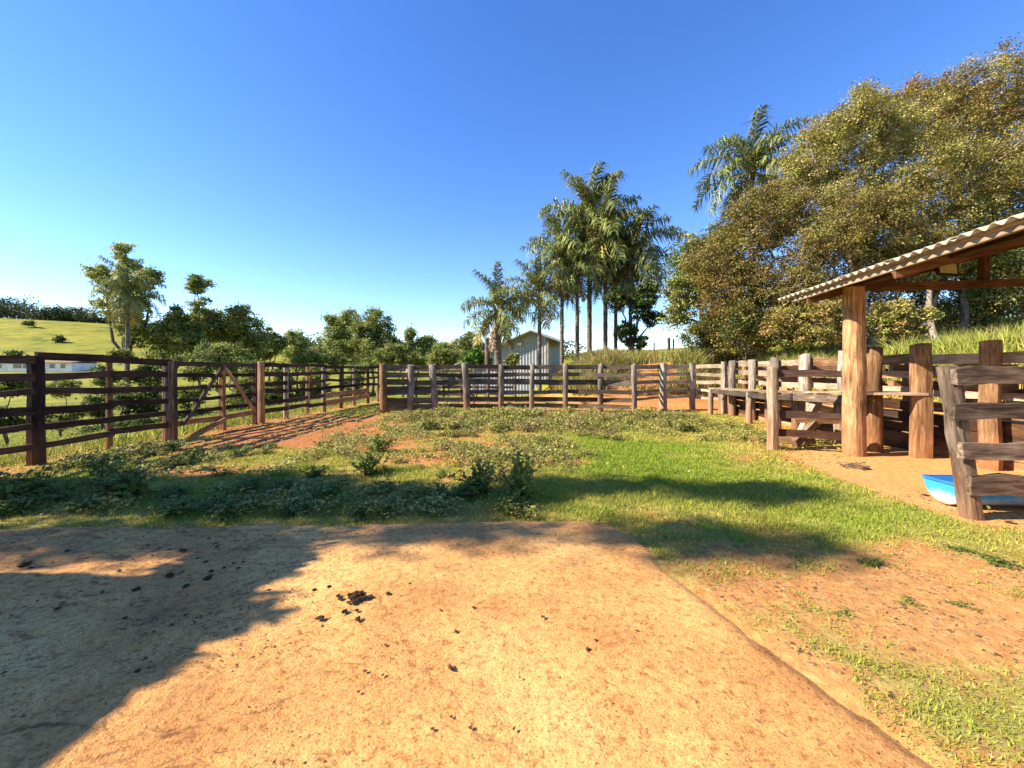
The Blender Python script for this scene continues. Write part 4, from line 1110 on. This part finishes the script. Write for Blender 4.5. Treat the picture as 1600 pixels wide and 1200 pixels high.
link('roof', roof_slab(sxl - 1.2, sridge), M['zincroof'], sh2)
link('roof', roof_slab(sridge + .004, sxr + 1.3), M['zincroof'], sh2)
link('wall_lamp', box_mesh(.32, .12, .2), M['white'], sh2, Vector(((819 - 800) * d / F, d - .12, CH + (579 - 538) * d / F)))
link('corner_trim', box_mesh(.1, .1, 4.8), M['tan_z'], sh2, Vector((sxr + .03, d - .06, 1.7)))
sh2.matrix_basis = Matrix.Translation((-.4, 36, 0)) @ Matrix.Rotation(R(-20), 4, 'Z') @ Matrix.Diagonal((1.1, 1.1, 1, 1))
rnd = random.Random(31)
px_, py_ = wpx(761, 26)
pl = post('cut_pole', px_, py_, CH + (579 - 528) * 26 / F - hz(px_, py_), .2, M['bark'], None, rnd)
tag(pl, 'dark cut off tree pole standing left of the short palm', 'pole')
# low white farmhouse far left
rnd = random.Random(32)
d = 100.0; z0 = hz(-116, 100) - .4; zt = CH + (579 - 567) * d / F
hs_ = thing('farmhouse', 'long low white farmhouse seen through the far left fence', 'house', (-118, 100, z0))
xl, xr2 = -150.0, (112 - 800) * d / F
link('wall', box_mesh(xr2 - xl, 6, zt - z0), M['white'], hs_, Vector(((xl + xr2) / 2, d + 3, (zt + z0) / 2)))
rw = .9
V = [(xl - .6, d - .7, zt), (xr2 + .6, d - .7, zt), (xr2 + .6, d + 3, zt + .35), (xl - .6, d + 3, zt + .35), (xr2 + .6, d + 6.7, zt), (xl - .6, d + 6.7, zt),
     (xl - .6, d - .7, zt + .12), (xr2 + .6, d - .7, zt + .12), (xr2 + .6, d + 3, zt + .6), (xl - .6, d + 3, zt + .6), (xr2 + .6, d + 6.7, zt + .12), (xl - .6, d + 6.7, zt + .12)]
link('roof', np_mesh('roof', V, [(0, 1, 2, 3), (3, 2, 4, 5), (6, 9, 8, 7), (9, 11, 10, 8), (0, 6, 7, 1), (5, 4, 10, 11), (0, 3, 9, 6), (3, 5, 11, 9), (1, 7, 8, 2), (2, 8, 10, 4)]), M['tile'], hs_)
for px, wpx_ in ((28, 13), (39, 5), (82, 8), (99, 7), (0, 6)):
    x = (px - 800) * d / F; wd = wpx_ * d / F
    wv = link('window', box_mesh(wd + .3, .16, 1.35), M['white'], hs_, Vector((x, d - .02, z0 + 1.95)))
    link('pane', box_mesh(wd, .1, 1.05), M['glass'], wv, Vector((x, d - .08, z0 + 1.95)))

# stable beside the yard, left of the view: it throws the straight shadow on the concrete
st = thing('stable', 'plastered stable with tiled roof left of the concrete yard', 'building', (-9.5, -2.5, 0))
EH = 3.0; LS = EH / math.tan(R(SUN_EL)); EX = -1.72 - LS * math.cos(R(SUN_AZ)); EY = 3.07 - LS * math.sin(R(SUN_AZ)) + .0
link('wall', box_mesh(5.6, 10.5, 2.7), M['plaster'], st, Vector((EX - 3.6, EY - 5.9, 1.35)))
def stroof():
    y0_, y1_ = EY, EY - 11.8; V = []
    for y in (y0_, y1_):
        V += [(EX, y, EH), (EX - 7.2, y, EH + .22), (EX, y, EH - .12), (EX - 7.2, y, EH + .1)]
    return np_mesh('roof', V, [(0, 4, 5, 1), (2, 3, 7, 6), (0, 1, 3, 2), (4, 6, 7, 5), (0, 2, 6, 4), (1, 5, 7, 3)])
link('roof', stroof(), M['tile'], st)
dr = link('door', box_mesh(.06, 1.1, 2.1), M['red_z'], st, Vector((EX - .78, EY - 4, 1.06)))
link('window', box_mesh(.06, 1.2, .9), M['glass'], st, Vector((EX - .78, EY - 2, 1.6)))
# the trees beyond the stable whose shade falls across the pen
tn = 1 / math.tan(R(SUN_EL))
tree('shade_tree', 'dense leafy tree left of the pen casting the long shade', 'tree', (-14.2, 3.9),
     [((-14, 3.95, 5.2), (1.2, .65, 1.0)), ((-14, 3.75, 6.6), (1.1, .75, 1.1)), ((-14, 3.2, 8.0), (1.0, .6, 1.0)), ((-14, 2.95, 9.3), (.7, .35, .6)), ((-14, 3.25, 10.5), (.6, .26, .55)), ((-14, 2.6, 11.9), (.6, .2, .5))], 8500, .17, DKGR, 401, .16, clump=.36)
tree('shade_tree', 'small sparse tree behind the stable, left of the pen', 'tree', (-14.4, 2.2),
     [((-14, 2.35, 6.4), (.9, .35, .9)), ((-14, 2.0, 7.4), (.7, .35, .7)), ((-14, 2.1, 8.4), (.8, .35, .8)), ((-14, 1.9, 9.3), (.6, .3, .5)), ((-14, 1.6, 10.5), (.6, .2, .4)), ((-14, 1.1, 11.3), (.6, .2, .45))], 3000, .13, DKGR, 403, .05, clump=.55, branches=3)
hang = []  # unseen foliage added to break up the edge of the stable's shadow
rq = random.Random(404)
for k in range(11):
    y = EY + .3 - k * .52; hh = rq.uniform(3.3, 4.6)
    hang.append(((EX - (hh - EH) * math.cos(R(SUN_AZ)) / math.tan(R(SUN_EL)) - .42 + rq.uniform(-.25, .25), y, hh), (rq.uniform(.2, .4), rq.uniform(.2, .35), rq.uniform(.15, .3))))
tree('added_foliage', 'unseen foliage added above the stable roof to roughen its shadow edge', 'added_foliage', (EX - .6, EY - 3), hang, 5200, .16, DKGR, 404, .06, clump=.5, branches=2, sat=1)

# ------------------------------------------------------------------ weeds
def weed_mesh(seed, n, r, h, ls, cols):
    rk = np.random.default_rng(seed)
    ns = rk.integers(9, 15); parts = []
    C = []; 
    for k in range(ns):
        a = rk.uniform(0, 6.283); q = rk.uniform(.15, 1) * r; hh = h * rk.uniform(.55, 1.05) * (1 - .45 * (q / r) ** 2)
        tip = np.array([q * math.cos(a), q * math.sin(a), hh]); b = np.array([0, 0, -.03])
        parts.append(tube([Vector(b), Vector(b * .5 + tip * .5 + np.array([0, 0, .05 * h])), Vector(tip)], [.009, .006, .003], 3))
        m_ = int(n / ns)
        t = rk.uniform(.05, 1.08, m_) ** .8
        c = b + (tip - b) * t[:, None] + rk.normal(size=(m_, 3)) * r * .14 * np.array([1, 1, .6])
        C.append(c)
    C = np.concatenate(C); C[:, 2] = np.maximum(C[:, 2], .01)
    V, Fq = leaf_quads(C, ls * rk.choice([.6, .9, 1.25, 1.6], len(C)), rk, .7, .62)
    sv, sf_ = merge(parts)
    Vt = np.concatenate([V, np.array(sv)]); 
    Fs = np.array(sf_) + len(V)
    lc = pal(cols, len(C), rk, .2)
    cl = np.concatenate([np.repeat(lc, 4, 0), np.tile(np.array([(.12, .09, .04)]), (len(sv), 1))])
    me = np_mesh('weed', Vt, np.concatenate([Fq, Fs]), cl)
    me.materials.append(M['grass'])
    return me
WG = [(.30, .30, .06), (.38, .35, .09), (.22, .24, .05), (.45, .39, .12)]
WD = [(.11, .16, .03), (.15, .20, .04), (.21, .24, .055)]
WB = [(.33, .28, .095), (.38, .29, .12), (.27, .26, .08), (.35, .23, .09)]
WEED = {'g': [weed_mesh(500 + i, 420, .34, .27, .042, WG) for i in range(5)], 'd': [weed_mesh(510 + i, 520, .36, .36, .05, WD) for i in range(5)], 'b': [weed_mesh(520 + i, 420, .36, .34, .04, WB) for i in range(4)]}
def weed(kind, x, y, s, label, group, rnd, sz=1.0, name='weed'):
    me = rnd.choice(WEED[kind])
    m_ = Matrix.Translation((x, y, hz(x, y))) @ Matrix.Rotation(rnd.uniform(0, 6.28), 4, 'Z') @ Matrix.Diagonal((s, s * rnd.uniform(.85, 1.2), s * sz * rnd.uniform(.8, 1.2), 1))
    o = link(name, me, None, None, m_)
    return tag(o, label, 'weed', group)
rnd = random.Random(51)
def wpix(kind, px, py, s, label, group, sz=1.0):
    x, y = gp(px, py); return weed(kind, x, y, s, label, group, rnd, sz)
singles = [('d', 752, 768, .95, 'bushy dark weed, left one of the pair in the centre foreground', 1.35), ('d', 815, 778, 1.1, 'bushy dark weed, right one of the pair in the centre foreground', 1.3),
    ('d', 578, 742, 1.0, 'wide green weed clump in the middle left of the pen', 1.2), ('d', 592, 706, .85, 'round green weed behind the wide middle left clump', 1.1), ('d', 492, 745, .7, 'dark weed left of the wide clump', .9),
    ('d', 210, 775, 1.25, 'big dark weed near the first left fence posts', .85), ('d', 165, 745, .9, 'leafy weed below the second left fence post', 1.0), ('d', 40, 785, 1.2, 'dark weed mound at the left edge of the pen', .85),
    ('d', 300, 720, .7, 'weed in front of the left gate post', .8), ('d', 362, 702, .6, 'weed at the foot of the brace gate', .7), ('d', 420, 700, .55, 'weed on the red soil past the gate', .6),
    ('d', 1558, 880, .42, 'low dark weed at the right edge of the pen', .35), ('d', 1500, 862, .3, 'small dark weed left of the one at the right edge', .3), ('d', 1362, 884, .36, 'flat weed on the worn soil beside the concrete', .25),
    ('g', 1320, 958, .22, 'tiny weed tuft in the bare soil right of the concrete', .4), ('g', 1500, 945, .25, 'small weed tuft near the right edge, on bare soil', .4), ('g', 1420, 940, .3, 'spreading weed on bare soil beside the worn strip', .3),
    ('g', 1222, 700, .45, 'weed growing at the foot of the pale hurdle post', .7), ('g', 1140, 668, .8, 'leafy weed growing under the far end of the catwalk', 1.3), ('d', 1152, 650, .8, 'dark leafy weed among the catwalk legs', 1.6),
    ('d', 505, 700, .5, 'low weed at the edge of the red soil patch', .8), ('d', 845, 700, .6, 'green weed in the middle of the pen', 1.), ('b', 880, 725, .5, 'brownish weed near the middle of the pen', 1.2), ('d', 690, 745, .5, 'small dark weed between the wide clump and the pair', .7)]
for k, px, py, s, lab, szz in singles: wpix(k, px, py, s, lab, None, szz)
ORD = 'first second third fourth fifth sixth seventh eighth ninth tenth eleventh twelfth thirteenth fourteenth fifteenth sixteenth seventeenth eighteenth nineteenth twentieth'.split()
def ordinal(i):
    if i < 20: return ORD[i]
    t = ('', '', 'twenty', 'thirty', 'forty', 'fifty', 'sixty', 'seventy', 'eighty', 'ninety')[(i + 1) // 10]
    return t + '-' + ORD[(i + 1) % 10 - 1] if (i + 1) % 10 else t.rstrip('y') + 'ieth'
def place_labels(objs):
    """single each of a zone's repeats out by its place, left to right as the picture shows them"""
    for i, o in enumerate(sorted(objs, key=lambda o: o.matrix_basis.translation.x / o.matrix_basis.translation.y)):
        o['label'] = o['label'] + ', ' + ordinal(i) + ' from the left'
def zone(kinds, box, n, smin, smax, label, group, sz=1.0, mask=None):
    x0, x1, y0_, y1_ = box; c = 0; t = 0; made = []
    while c < n and t < 4000:
        t += 1
        x = rnd.uniform(x0, x1); y = rnd.uniform(y0_, y1_)
        if mask and not mask(x, y): continue
        if bool(in_slab(np.array([x]), np.array([y]), .12)[0]): continue
        made.append(weed(rnd.choice(kinds), x, y, rnd.uniform(smin, smax), label, group, rnd, sz)); c += 1
    place_labels(made)
zone('dddg', (-6.8, .3, 4.35, 5.4), 42, .55, 1.0, 'low dark weed in the shaded strip along the concrete edge', 'weeds along the front edge of the concrete', .62)
zone('dgg', (-7.6, -4.3, 5.4, 8.4), 24, .45, .9, 'leafy weed on the grass below the left fence', 'weeds below the left fence', .62)
bm = lambda x, y: x > -3.6 + (y - 10) * .05 and vnoise(x * .7, y * .7, 9) > .2
zone('gggb', (-4.0, 5.5, 12.5, 14.6), 66, .8, 1.35, 'yellow green weed close under the back fence', 'weeds under the back fence', 1.0, bm)
zone('gggb', (-3.6, 4.6, 10.4, 12.5), 62, .7, 1.2, 'yellow green weed in the dense band before the back fence', 'weeds in the band before the back fence', 1.0, bm)
zone('ggb', (-3.2, 3.0, 7.4, 10.4), 46, .4, .9, 'scattered low weed in the middle of the pen', 'weeds scattered in the middle of the pen', .8, lambda x, y: vnoise(x * .8, y * .8, 19) > .42 and x < 2.0 + (y - 7.4) * .3)
zone('gg', (-2.6, 1.2, 5.6, 7.4), 14, .35, .6, 'small weed on the turf behind the concrete', 'weeds on the turf behind the concrete', .6)
zone('g', (4.2, 6.4, 8.8, 13.5), 24, .55, 1.0, 'weed on the turf in front of the catwalk', 'weeds in front of the catwalk', .9)
zone('gb', (-5.6, -3.6, 9.5, 14), 8, .3, .6, 'small weed on the red soil by the left fence', 'weeds on the red soil', .7)
zone('gb', (-3.5, 4, 16.2, 19.6), 10, .6, 1.1, 'weed growing in the pen behind the back fence', 'weeds behind the back fence', 1.)
# creeping cover between the weeds: leaves nobody could count
rk = np.random.default_rng(55); n = 150000
X = rk.uniform(-7.6, 6.2, n); Y = rk.uniform(4.4, 14.9, n)
q = fbm(X * 1.1, Y * 1.1, 57, 4)
ok = rk.uniform(0, 1, n) < smooth(q + .18 * smooth(Y, 9.5, 11.5) - .12 * smooth(X, 1.5, 3) * (1 - smooth(Y, 9.5, 11)), .46, .70) * np.where((X < -4.2) & (Y > 8.6), .12, 1) * np.where(in_slab(X, Y, .1), 0, 1) * np.where((X > 1.0) & (Y < 8), .05, 1)
X, Y, q = X[ok], Y[ok], q[ok]
C = np.stack([X, Y, height(X, Y) + rk.uniform(.01, .16, len(X)) * smooth(q, .45, .75) + .01], 1)
V, Fq = leaf_quads(C, .055, rk, .8, .6)
gc = link('ground_cover', np_mesh('ground_cover', V, Fq, np.repeat(pal(WG + WB[:1], len(X), rk, .22), 4, 0)), M['grass'])
gc['kind'] = 'stuff'; gc['label'] = 'creeping leafy cover between the weeds of the pen'; gc['category'] = 'ground cover'

# ------------------------------------------------------------------ grass
def blades(P, h, wd, cols, rk, lean=.5, seg2=False):
    n = len(P)
    a = rk.uniform(0, 2 * math.pi, n); hh = h * rk.uniform(.5, 1.35, n); ww = wd * rk.uniform(.7, 1.3, n)
    W = np.stack([np.cos(a), np.sin(a), np.zeros(n)], 1) * ww[:, None] * .5
    la = rk.uniform(0, 2 * math.pi, n); lm = np.abs(rk.normal(0, lean, n))
    Lv = np.stack([np.cos(la) * lm, np.sin(la) * lm, np.ones(n)], 1) * hh[:, None]
    if not seg2:
        V = np.stack([P - W, P + W, P + Lv], 1).reshape(-1, 3)
        return V, np.arange(3 * n).reshape(n, 3), np.repeat(cols, 3, 0)
    mid = P + Lv * .55
    tip = P + Lv * np.array([1.5, 1.5, .92])
    V = np.stack([P - W, P + W, mid + W * .8, mid - W * .8, tip], 1).reshape(-1, 3)
    b = np.arange(n)[:, None] * 5
    F3 = np.concatenate([b + np.array([0, 1, 2]), b + np.array([0, 2, 3]), b + np.array([3, 2, 4])])
    return V, F3, np.repeat(cols, 5, 0)
rk = np.random.default_rng(5)
# turf in the pen: candidate points denser near the camera
n = 620000
th_ = rk.uniform(-.92, .92, n); dd = 1.5 + (18.5 - 1.5) * rk.uniform(0, 1, n) ** 1.35
Xc = np.tan(th_) * dd * .98; Yc = dd
ok = (Xc > -9.5) & (Xc < 8.6) & ~in_slab(Xc, Yc, -.04)
Xc, Yc = Xc[ok], Yc[ok]
g_, d_, f_ = cover(Xc, Yc)
n2 = fbm(Xc * 7, Yc * 7, 61, 2)
keep = rk.uniform(0, 1, len(Xc)) < smooth(g_ + .7 * (n2 - .5), .22, .85) * .9
Xc, Yc, g_, n2 = Xc[keep], Yc[keep], g_[keep], n2[keep]
n1 = fbm(Xc * .6, Yc * .6, 71, 3)
lush = np.clip((g_ - .4) * 1.6 + (n1 - .5) * 1.4, .12, 1)[:, None]; lush = np.where((Yc < 3.6)[:, None], np.maximum(lush, .55), lush)
dryc = np.array([.50, .41, .085]); grc = np.array([.23, .315, .026]); 
cl = dryc * (1 - lush) + grc * lush
cl = np.clip(cl * (1 + .22 * rk.normal(size=(len(Xc), 1))) * (1 + .06 * rk.normal(size=(len(Xc), 3))), .01, .8)
P = np.stack([Xc, Yc, height(Xc, Yc) - .004], 1)
hgt = .028 + .04 * g_ * n2
V, Fb, Cb = blades(P, hgt * (.6 + .4 * smooth(Yc, 2, 5)), .0035 + .0017 * Yc, cl, rk, .9)
turf = link('turf', np_mesh('turf', V, Fb, Cb), M['grass'])
turf['kind'] = 'stuff'; turf['label'] = 'short patchy turf over the pen'; turf['category'] = 'grass'
# rough pasture behind the left fence
n = 90000
dd = 6 + 40 * rk.uniform(0, 1, n) ** 1.4; th_ = rk.uniform(-.95, -.1, n)
Xc = np.tan(th_) * dd; ok = (Xc < np.vectorize(lf)(dd) - .3) | (dd > 21.2)
Xc, Yc = Xc[ok], dd[ok]
nn = fbm(Xc * .4, Yc * .4, 81, 3)[:, None]
cl = np.array([.24, .32, .05]) * (nn * 1.1) + np.array([.42, .37, .10]) * (1.0 - nn) * .9
cl = np.clip(cl * (1 + .2 * rk.normal(size=(len(Xc), 1))), .01, .8)
P = np.stack([Xc, Yc, height(Xc, Yc) - .01], 1)
V, Fb, Cb = blades(P, .10 + .14 * nn[:, 0] ** 2, .012 + .0016 * Yc, cl, rk, .5)
pg = link('pasture_grass', np_mesh('pasture_grass', V, Fb, Cb), M['grass'])
pg['kind'] = 'stuff'; pg['label'] = 'rough green pasture grass behind the left fence'; pg['category'] = 'grass'
# tall grass on the bank
def tall(name, label, n, xr, yr, hgt, cols, seed, mask, clumpy=.5):
    rk = np.random.default_rng(seed)
    X = rk.uniform(*xr, n); Y = rk.uniform(*yr, n)
    q = fbm(X * .8, Y * .8, seed, 3)
    ok = mask(X, Y) & (rk.uniform(0, 1, n) < smooth(q, .3, .6))
    X, Y, q = X[ok], Y[ok], q[ok]
    P = np.stack([X, Y, height(X, Y) - .03], 1)
    V, Fb, Cb = blades(P, hgt * (.55 + .9 * q), .016 + .0011 * Y, pal(cols, len(X), rk, .2), rk, .32, True)
    o = link(name, np_mesh(name, V, Fb, Cb), M['grass']); o['kind'] = 'stuff'; o['label'] = label; o['category'] = 'grass'
STRAW = [(.38, .27, .11), (.45, .34, .16), (.30, .2, .08), (.26, .22, .07)]
LIME = [(.27, .32, .045), (.35, .38, .06), (.44, .41, .09), (.19, .25, .035)]
tall('dry_grass', 'tall dry straw grass on the bank below the palms', 42000, (1.2, 12), (18.8, 27), .75, STRAW + LIME[:2], 91, lambda X, Y: (height(X, Y) > .35))
tall('lime_grass', 'lush yellow green grass covering the bank behind the chute', 52000, (9.6, 17), (3.5, 19.5), .62, LIME + [(.33, .27, .09)], 92, lambda X, Y: height(X, Y) > .75)
tall('bank_grass', 'mixed green and dry grass along the top of the right bank', 30000, (8, 24), (17, 26), .7, LIME + STRAW[:2], 93, lambda X, Y: height(X, Y) > .9)
tall('hedge_grass', 'long grass tufts at the foot of the left fence', 5000, (-9.0, -7.9), (4.5, 21), .26, LIME, 94, lambda X, Y: (X < -8.02 + .078 * (Y - 6.8)))

# wire fence on the bank
rnd = random.Random(61)
wf = thing('wire_fence', 'thin wire fence with crooked stakes on the dry bank', 'fence', wp(1060, 545, 24))
pp = []
for px, t in ((1022, 535), (1045, 528), (1053, 530), (1075, 524), (1110, 520), (1165, 512)):
    x, y = wpx(px, 23.5); z = hz(x, y); H = max(1.3, CH + (579 - t) * 23.5 / F - z)
    post('stake', x, y, H, .05 if px != 1045 else .1, M['greydark_z'], wf, rnd, (0, rnd.uniform(-.05, .05)), sides=5)
    pp.append(Vector((x, y, z + H)))
for k in range(3):
    link('wire', np_mesh('wire', *tube([p - Vector((0, -.05, .15 + .35 * k)) for p in pp], [.008] * len(pp), 3)), M['wire'], wf)

# ------------------------------------------------------------------ clods, dung and grit
def rock_mesh(seed, flat=.7):
    rk = np.random.default_rng(seed); rnd_ = random.Random(seed)
    t = (1 + 5 ** .5) / 2
    V = np.array([(-1, t, 0), (1, t, 0), (-1, -t, 0), (1, -t, 0), (0, -1, t), (0, 1, t), (0, -1, -t), (0, 1, -t), (t, 0, -1), (t, 0, 1), (-t, 0, -1), (-t, 0, 1)], float) / 1.9
    Fc = [(0, 11, 5), (0, 5, 1), (0, 1, 7), (0, 7, 10), (0, 10, 11), (1, 5, 9), (5, 11, 4), (11, 10, 2), (10, 7, 6), (7, 1, 8), (3, 9, 4), (3, 4, 2), (3, 2, 6), (3, 6, 8), (3, 8, 9), (4, 9, 5), (2, 4, 11), (6, 2, 10), (8, 6, 7), (9, 8, 1)]
    Vl = [tuple(v) for v in V]; mid = {}; F2 = []
    def m(a, b):
        k = (min(a, b), max(a, b))
        if k not in mid:
            v = (np.array(Vl[a]) + np.array(Vl[b])) / 2; v /= np.linalg.norm(v); Vl.append(tuple(v)); mid[k] = len(Vl) - 1
        return mid[k]
    for a, b, c in Fc:
        ab, bc, ca = m(a, b), m(b, c), m(c, a); F2 += [(a, ab, ca), (b, bc, ab), (c, ca, bc), (ab, bc, ca)]
    V = np.array(Vl) * (1 + .3 * rk.normal(size=(len(Vl), 1))); V[:, 2] = np.clip(V[:, 2] * flat, -.25, 2) + .15
    return np_mesh('rock', V, F2)
RK = [rock_mesh(600 + i) for i in range(5)]; DK = [rock_mesh(610 + i, .6) for i in range(4)]
for me in RK: me.materials.append(M['clod'])
for me in DK: me.materials.append(M['dung'])
def gz_(x, y): return .036 if bool(in_slab(np.array([x]), np.array([y]))[0]) else hz(x, y)
def lump(kind, px, py, s, label, cat, group=None):
    x, y = gp(px, py)
    s *= .6
    m_ = Matrix.Translation((x, y, gz_(x, y) + .001)) @ Matrix.Rotation(rnd.uniform(0, 6.28), 4, 'Z') @ Matrix.Diagonal((s * rnd.uniform(.8, 1.3), s * rnd.uniform(.7, 1.1), s * rnd.uniform(.6, .9), 1))
    return tag(link('earth_clod' if kind is RK else 'dung_lump', rnd.choice(kind), None, None, m_), label, cat, group)
rnd = random.Random(71)
lump(RK, 703, 1054, .026, 'reddish earth clod in the centre of the sunlit concrete, the largest', 'clod')
lump(RK, 712, 997, .022, 'flat earth clod just above the largest one on the concrete', 'clod')
lump(DK, 38, 890, .05, 'dark dung lump at the left edge of the concrete', 'dung')
lump(DK, 287, 867, .04, 'flat dung pat on the shaded far part of the concrete', 'dung')
lump(DK, 212, 930, .04, 'dark dung lump in the stable shadow, left of the others', 'dung')
lump(DK, 265, 907, .05, 'dung lump on the upper edge of the stable shadow', 'dung')
lump(DK, 325, 911, .045, 'long dung lump near the tip of the stable shadow', 'dung')
lump(DK, 290, 925, .045, 'dung lump inside the stable shadow below the long one', 'dung')
lump(DK, 500, 975, .035, 'dark dung lump left below the pellet pile', 'dung')
cr = []
for px, py, s in ((570, 1060, .014), (602, 1018, .012), (598, 1066, .011), (560, 1093, .010), (688, 962, .014), (740, 958, .016), (848, 973, .016), (918, 1025, .018), (930, 1010, .012), (676, 1152, .010), (735, 1150, .012), (803, 1152, .010), (705, 1133, .009), (812, 1070, .008), (995, 995, .010), (640, 920, .012)):
    cr.append(lump(RK, px, py, s * 1.15, 'small dark crumb of earth scattered on the sunlit concrete', 'clod', 'earth crumbs on the sunlit concrete'))
place_labels(cr); cr = []
for px, py, s in ((322, 885, .03), (330, 900, .03), (350, 895, .025), (365, 887, .02), (310, 880, .03), (372, 895, .02), (380, 885, .02), (105, 868, .03), (48, 895, .03), (265, 866, .025), (150, 905, .02), (420, 930, .02), (195, 975, .022), (290, 970, .02), (90, 960, .025), (215, 1060, .02), (150, 1050, .025)):
    cr.append(lump(DK, px, py, s, 'dry dung crumb scattered on the left half of the concrete', 'dung', 'dung crumbs on the left of the concrete'))
place_labels(cr)
# pile of pellets
x0, y0_ = gp(556, 944)
dp = thing('dung_pile', 'small pile of black dung pellets on the concrete', 'dung', (x0, y0_, .036))
for k in range(64):
    q = abs(rnd.gauss(0, 1)); a = rnd.uniform(0, 6.28); far = k > 44
    r_ = q * (.045 if not far else .13)
    px, py = x0 + r_ * math.cos(a) * 1.1 + .05 * (k % 3 == 0) * rnd.uniform(-1, 1), y0_ + r_ * math.sin(a)
    s = rnd.uniform(.011, .018)
    m_ = Matrix.Translation((px, py, .04 + max(0, .035 - r_ * .6) * rnd.uniform(.2, 1))) @ Matrix.Rotation(rnd.uniform(0, 6), 4, 'Z') @ Matrix.Diagonal((s, s, s, 1))
    link('pellet', rnd.choice(DK), None, dp, m_)
# dead twigs on the bare earth by the shelter
tw = thing('twig_bundle', 'dark heap of dead twigs on the bare earth before the log post', 'twigs', (*gp(1337, 730), 0))
cx_, cy_ = gp(1337, 731)
for k in range(16):
    a = rnd.uniform(0, 6.28); L = rnd.uniform(.12, .3); ox, oy = rnd.gauss(0, .1), rnd.gauss(0, .09)
    z = hz(cx_, cy_) + .015 + .05 * rnd.random()
    link('twig', np_mesh('twig', *tube([(cx_ + ox - L * math.cos(a) / 2, cy_ + oy - L * math.sin(a) / 2, z), (cx_ + ox + rnd.gauss(0, .02), cy_ + oy, z + .03), (cx_ + ox + L * math.cos(a) / 2, cy_ + oy + L * math.sin(a) / 2, z)], [.008, .007, .004], 4)), M['bark'], tw)
for px, py, s, lab in ((1352, 733, .10, 'dark dung lump beside the twig heap'), (1446, 775, .06, 'dung lump on bare earth left of the trough'), (1580, 819, .05, 'earth clod at the foot of the leaning post, right edge')):
    lump(DK, px, py, s, lab, 'dung')

# grit and litter strewn over the concrete and the worn soil: nobody could count it
def scatter(name, label, X, Y, zz_, size, cols, rk, flat=.6):
    n = len(X)
    base = np.array([(1, 0, 0), (-.5, .87, 0), (-.5, -.87, 0), (.1, .1, 1)], float)
    a = rk.uniform(0, 6.283, n); s = size * rk.uniform(.5, 1.6, n)
    B = np.repeat(base[None], n, 0) * (1 + .35 * rk.normal(size=(n, 4, 3)))
    ca, sa = np.cos(a)[:, None], np.sin(a)[:, None]
    x = B[:, :, 0] * ca - B[:, :, 1] * sa; y = B[:, :, 0] * sa + B[:, :, 1] * ca
    V = np.stack([X[:, None] + x * s[:, None], Y[:, None] + y * s[:, None], zz_[:, None] + (B[:, :, 2] * flat - .05) * s[:, None]], 2).reshape(-1, 3)
    b = np.arange(n)[:, None] * 4
    Fs = np.concatenate([b + np.array([0, 1, 3]), b + np.array([1, 2, 3]), b + np.array([2, 0, 3])])
    o = link(name, np_mesh(name, V, Fs, np.repeat(pal(cols, n, rk, .25), 4, 0)), M['grass']); o['kind'] = 'stuff'; o['label'] = label; o['category'] = 'grit'
rk = np.random.default_rng(8)
n = 12000
dd = 1.3 + 3.0 * rk.uniform(0, 1, n) ** 1.2; Xc = np.tan(rk.uniform(-.93, .93, n)) * dd * .97
ok = in_slab(Xc, dd, -.05); q = fbm(Xc * 2.2, dd * 2.2, 99, 3); ok &= rk.uniform(0, 1, n) < smooth(q, .3, .62) * (1 - .72 * smooth(Xc, -1.6, -.2))
Xc, Yc = Xc[ok], dd[ok]
zs_ = .035 + .035 * (fbm(Xc * .9, Yc * .9, 51) - .5) + .012 * (fbm(Xc * 5, Yc * 5, 52) - .5)
scatter('grit', 'dung crumbs and grit strewn over the concrete', Xc, Yc, zs_, .0045 + .009 * smooth(-Xc, .3, 3) * rk.uniform(0, 1, len(Xc)) ** 2, [(.26, .14, .065), (.15, .085, .05), (.34, .2, .09), (.46, .29, .13)], rk)
n = 16000
dd = 1.3 + 4.0 * rk.uniform(0, 1, n) ** 1.1; Xc = dd * rk.uniform(.2, 1.35, n)
ok = ~in_slab(Xc, dd, .02); Xc, Yc = Xc[ok], dd[ok]
g_, d_, f_ = cover(Xc, Yc); ok = (rk.uniform(0, 1, len(Xc)) < .9 - g_); Xc, Yc = Xc[ok], Yc[ok]
scatter('litter', 'dry leaf bits and crumbs on the worn soil', Xc, Yc, height(Xc, Yc), .011 + 0 * Xc, [(.42, .25, .11), (.5, .34, .17), (.2, .1, .05), (.34, .27, .13)], rk, .35)
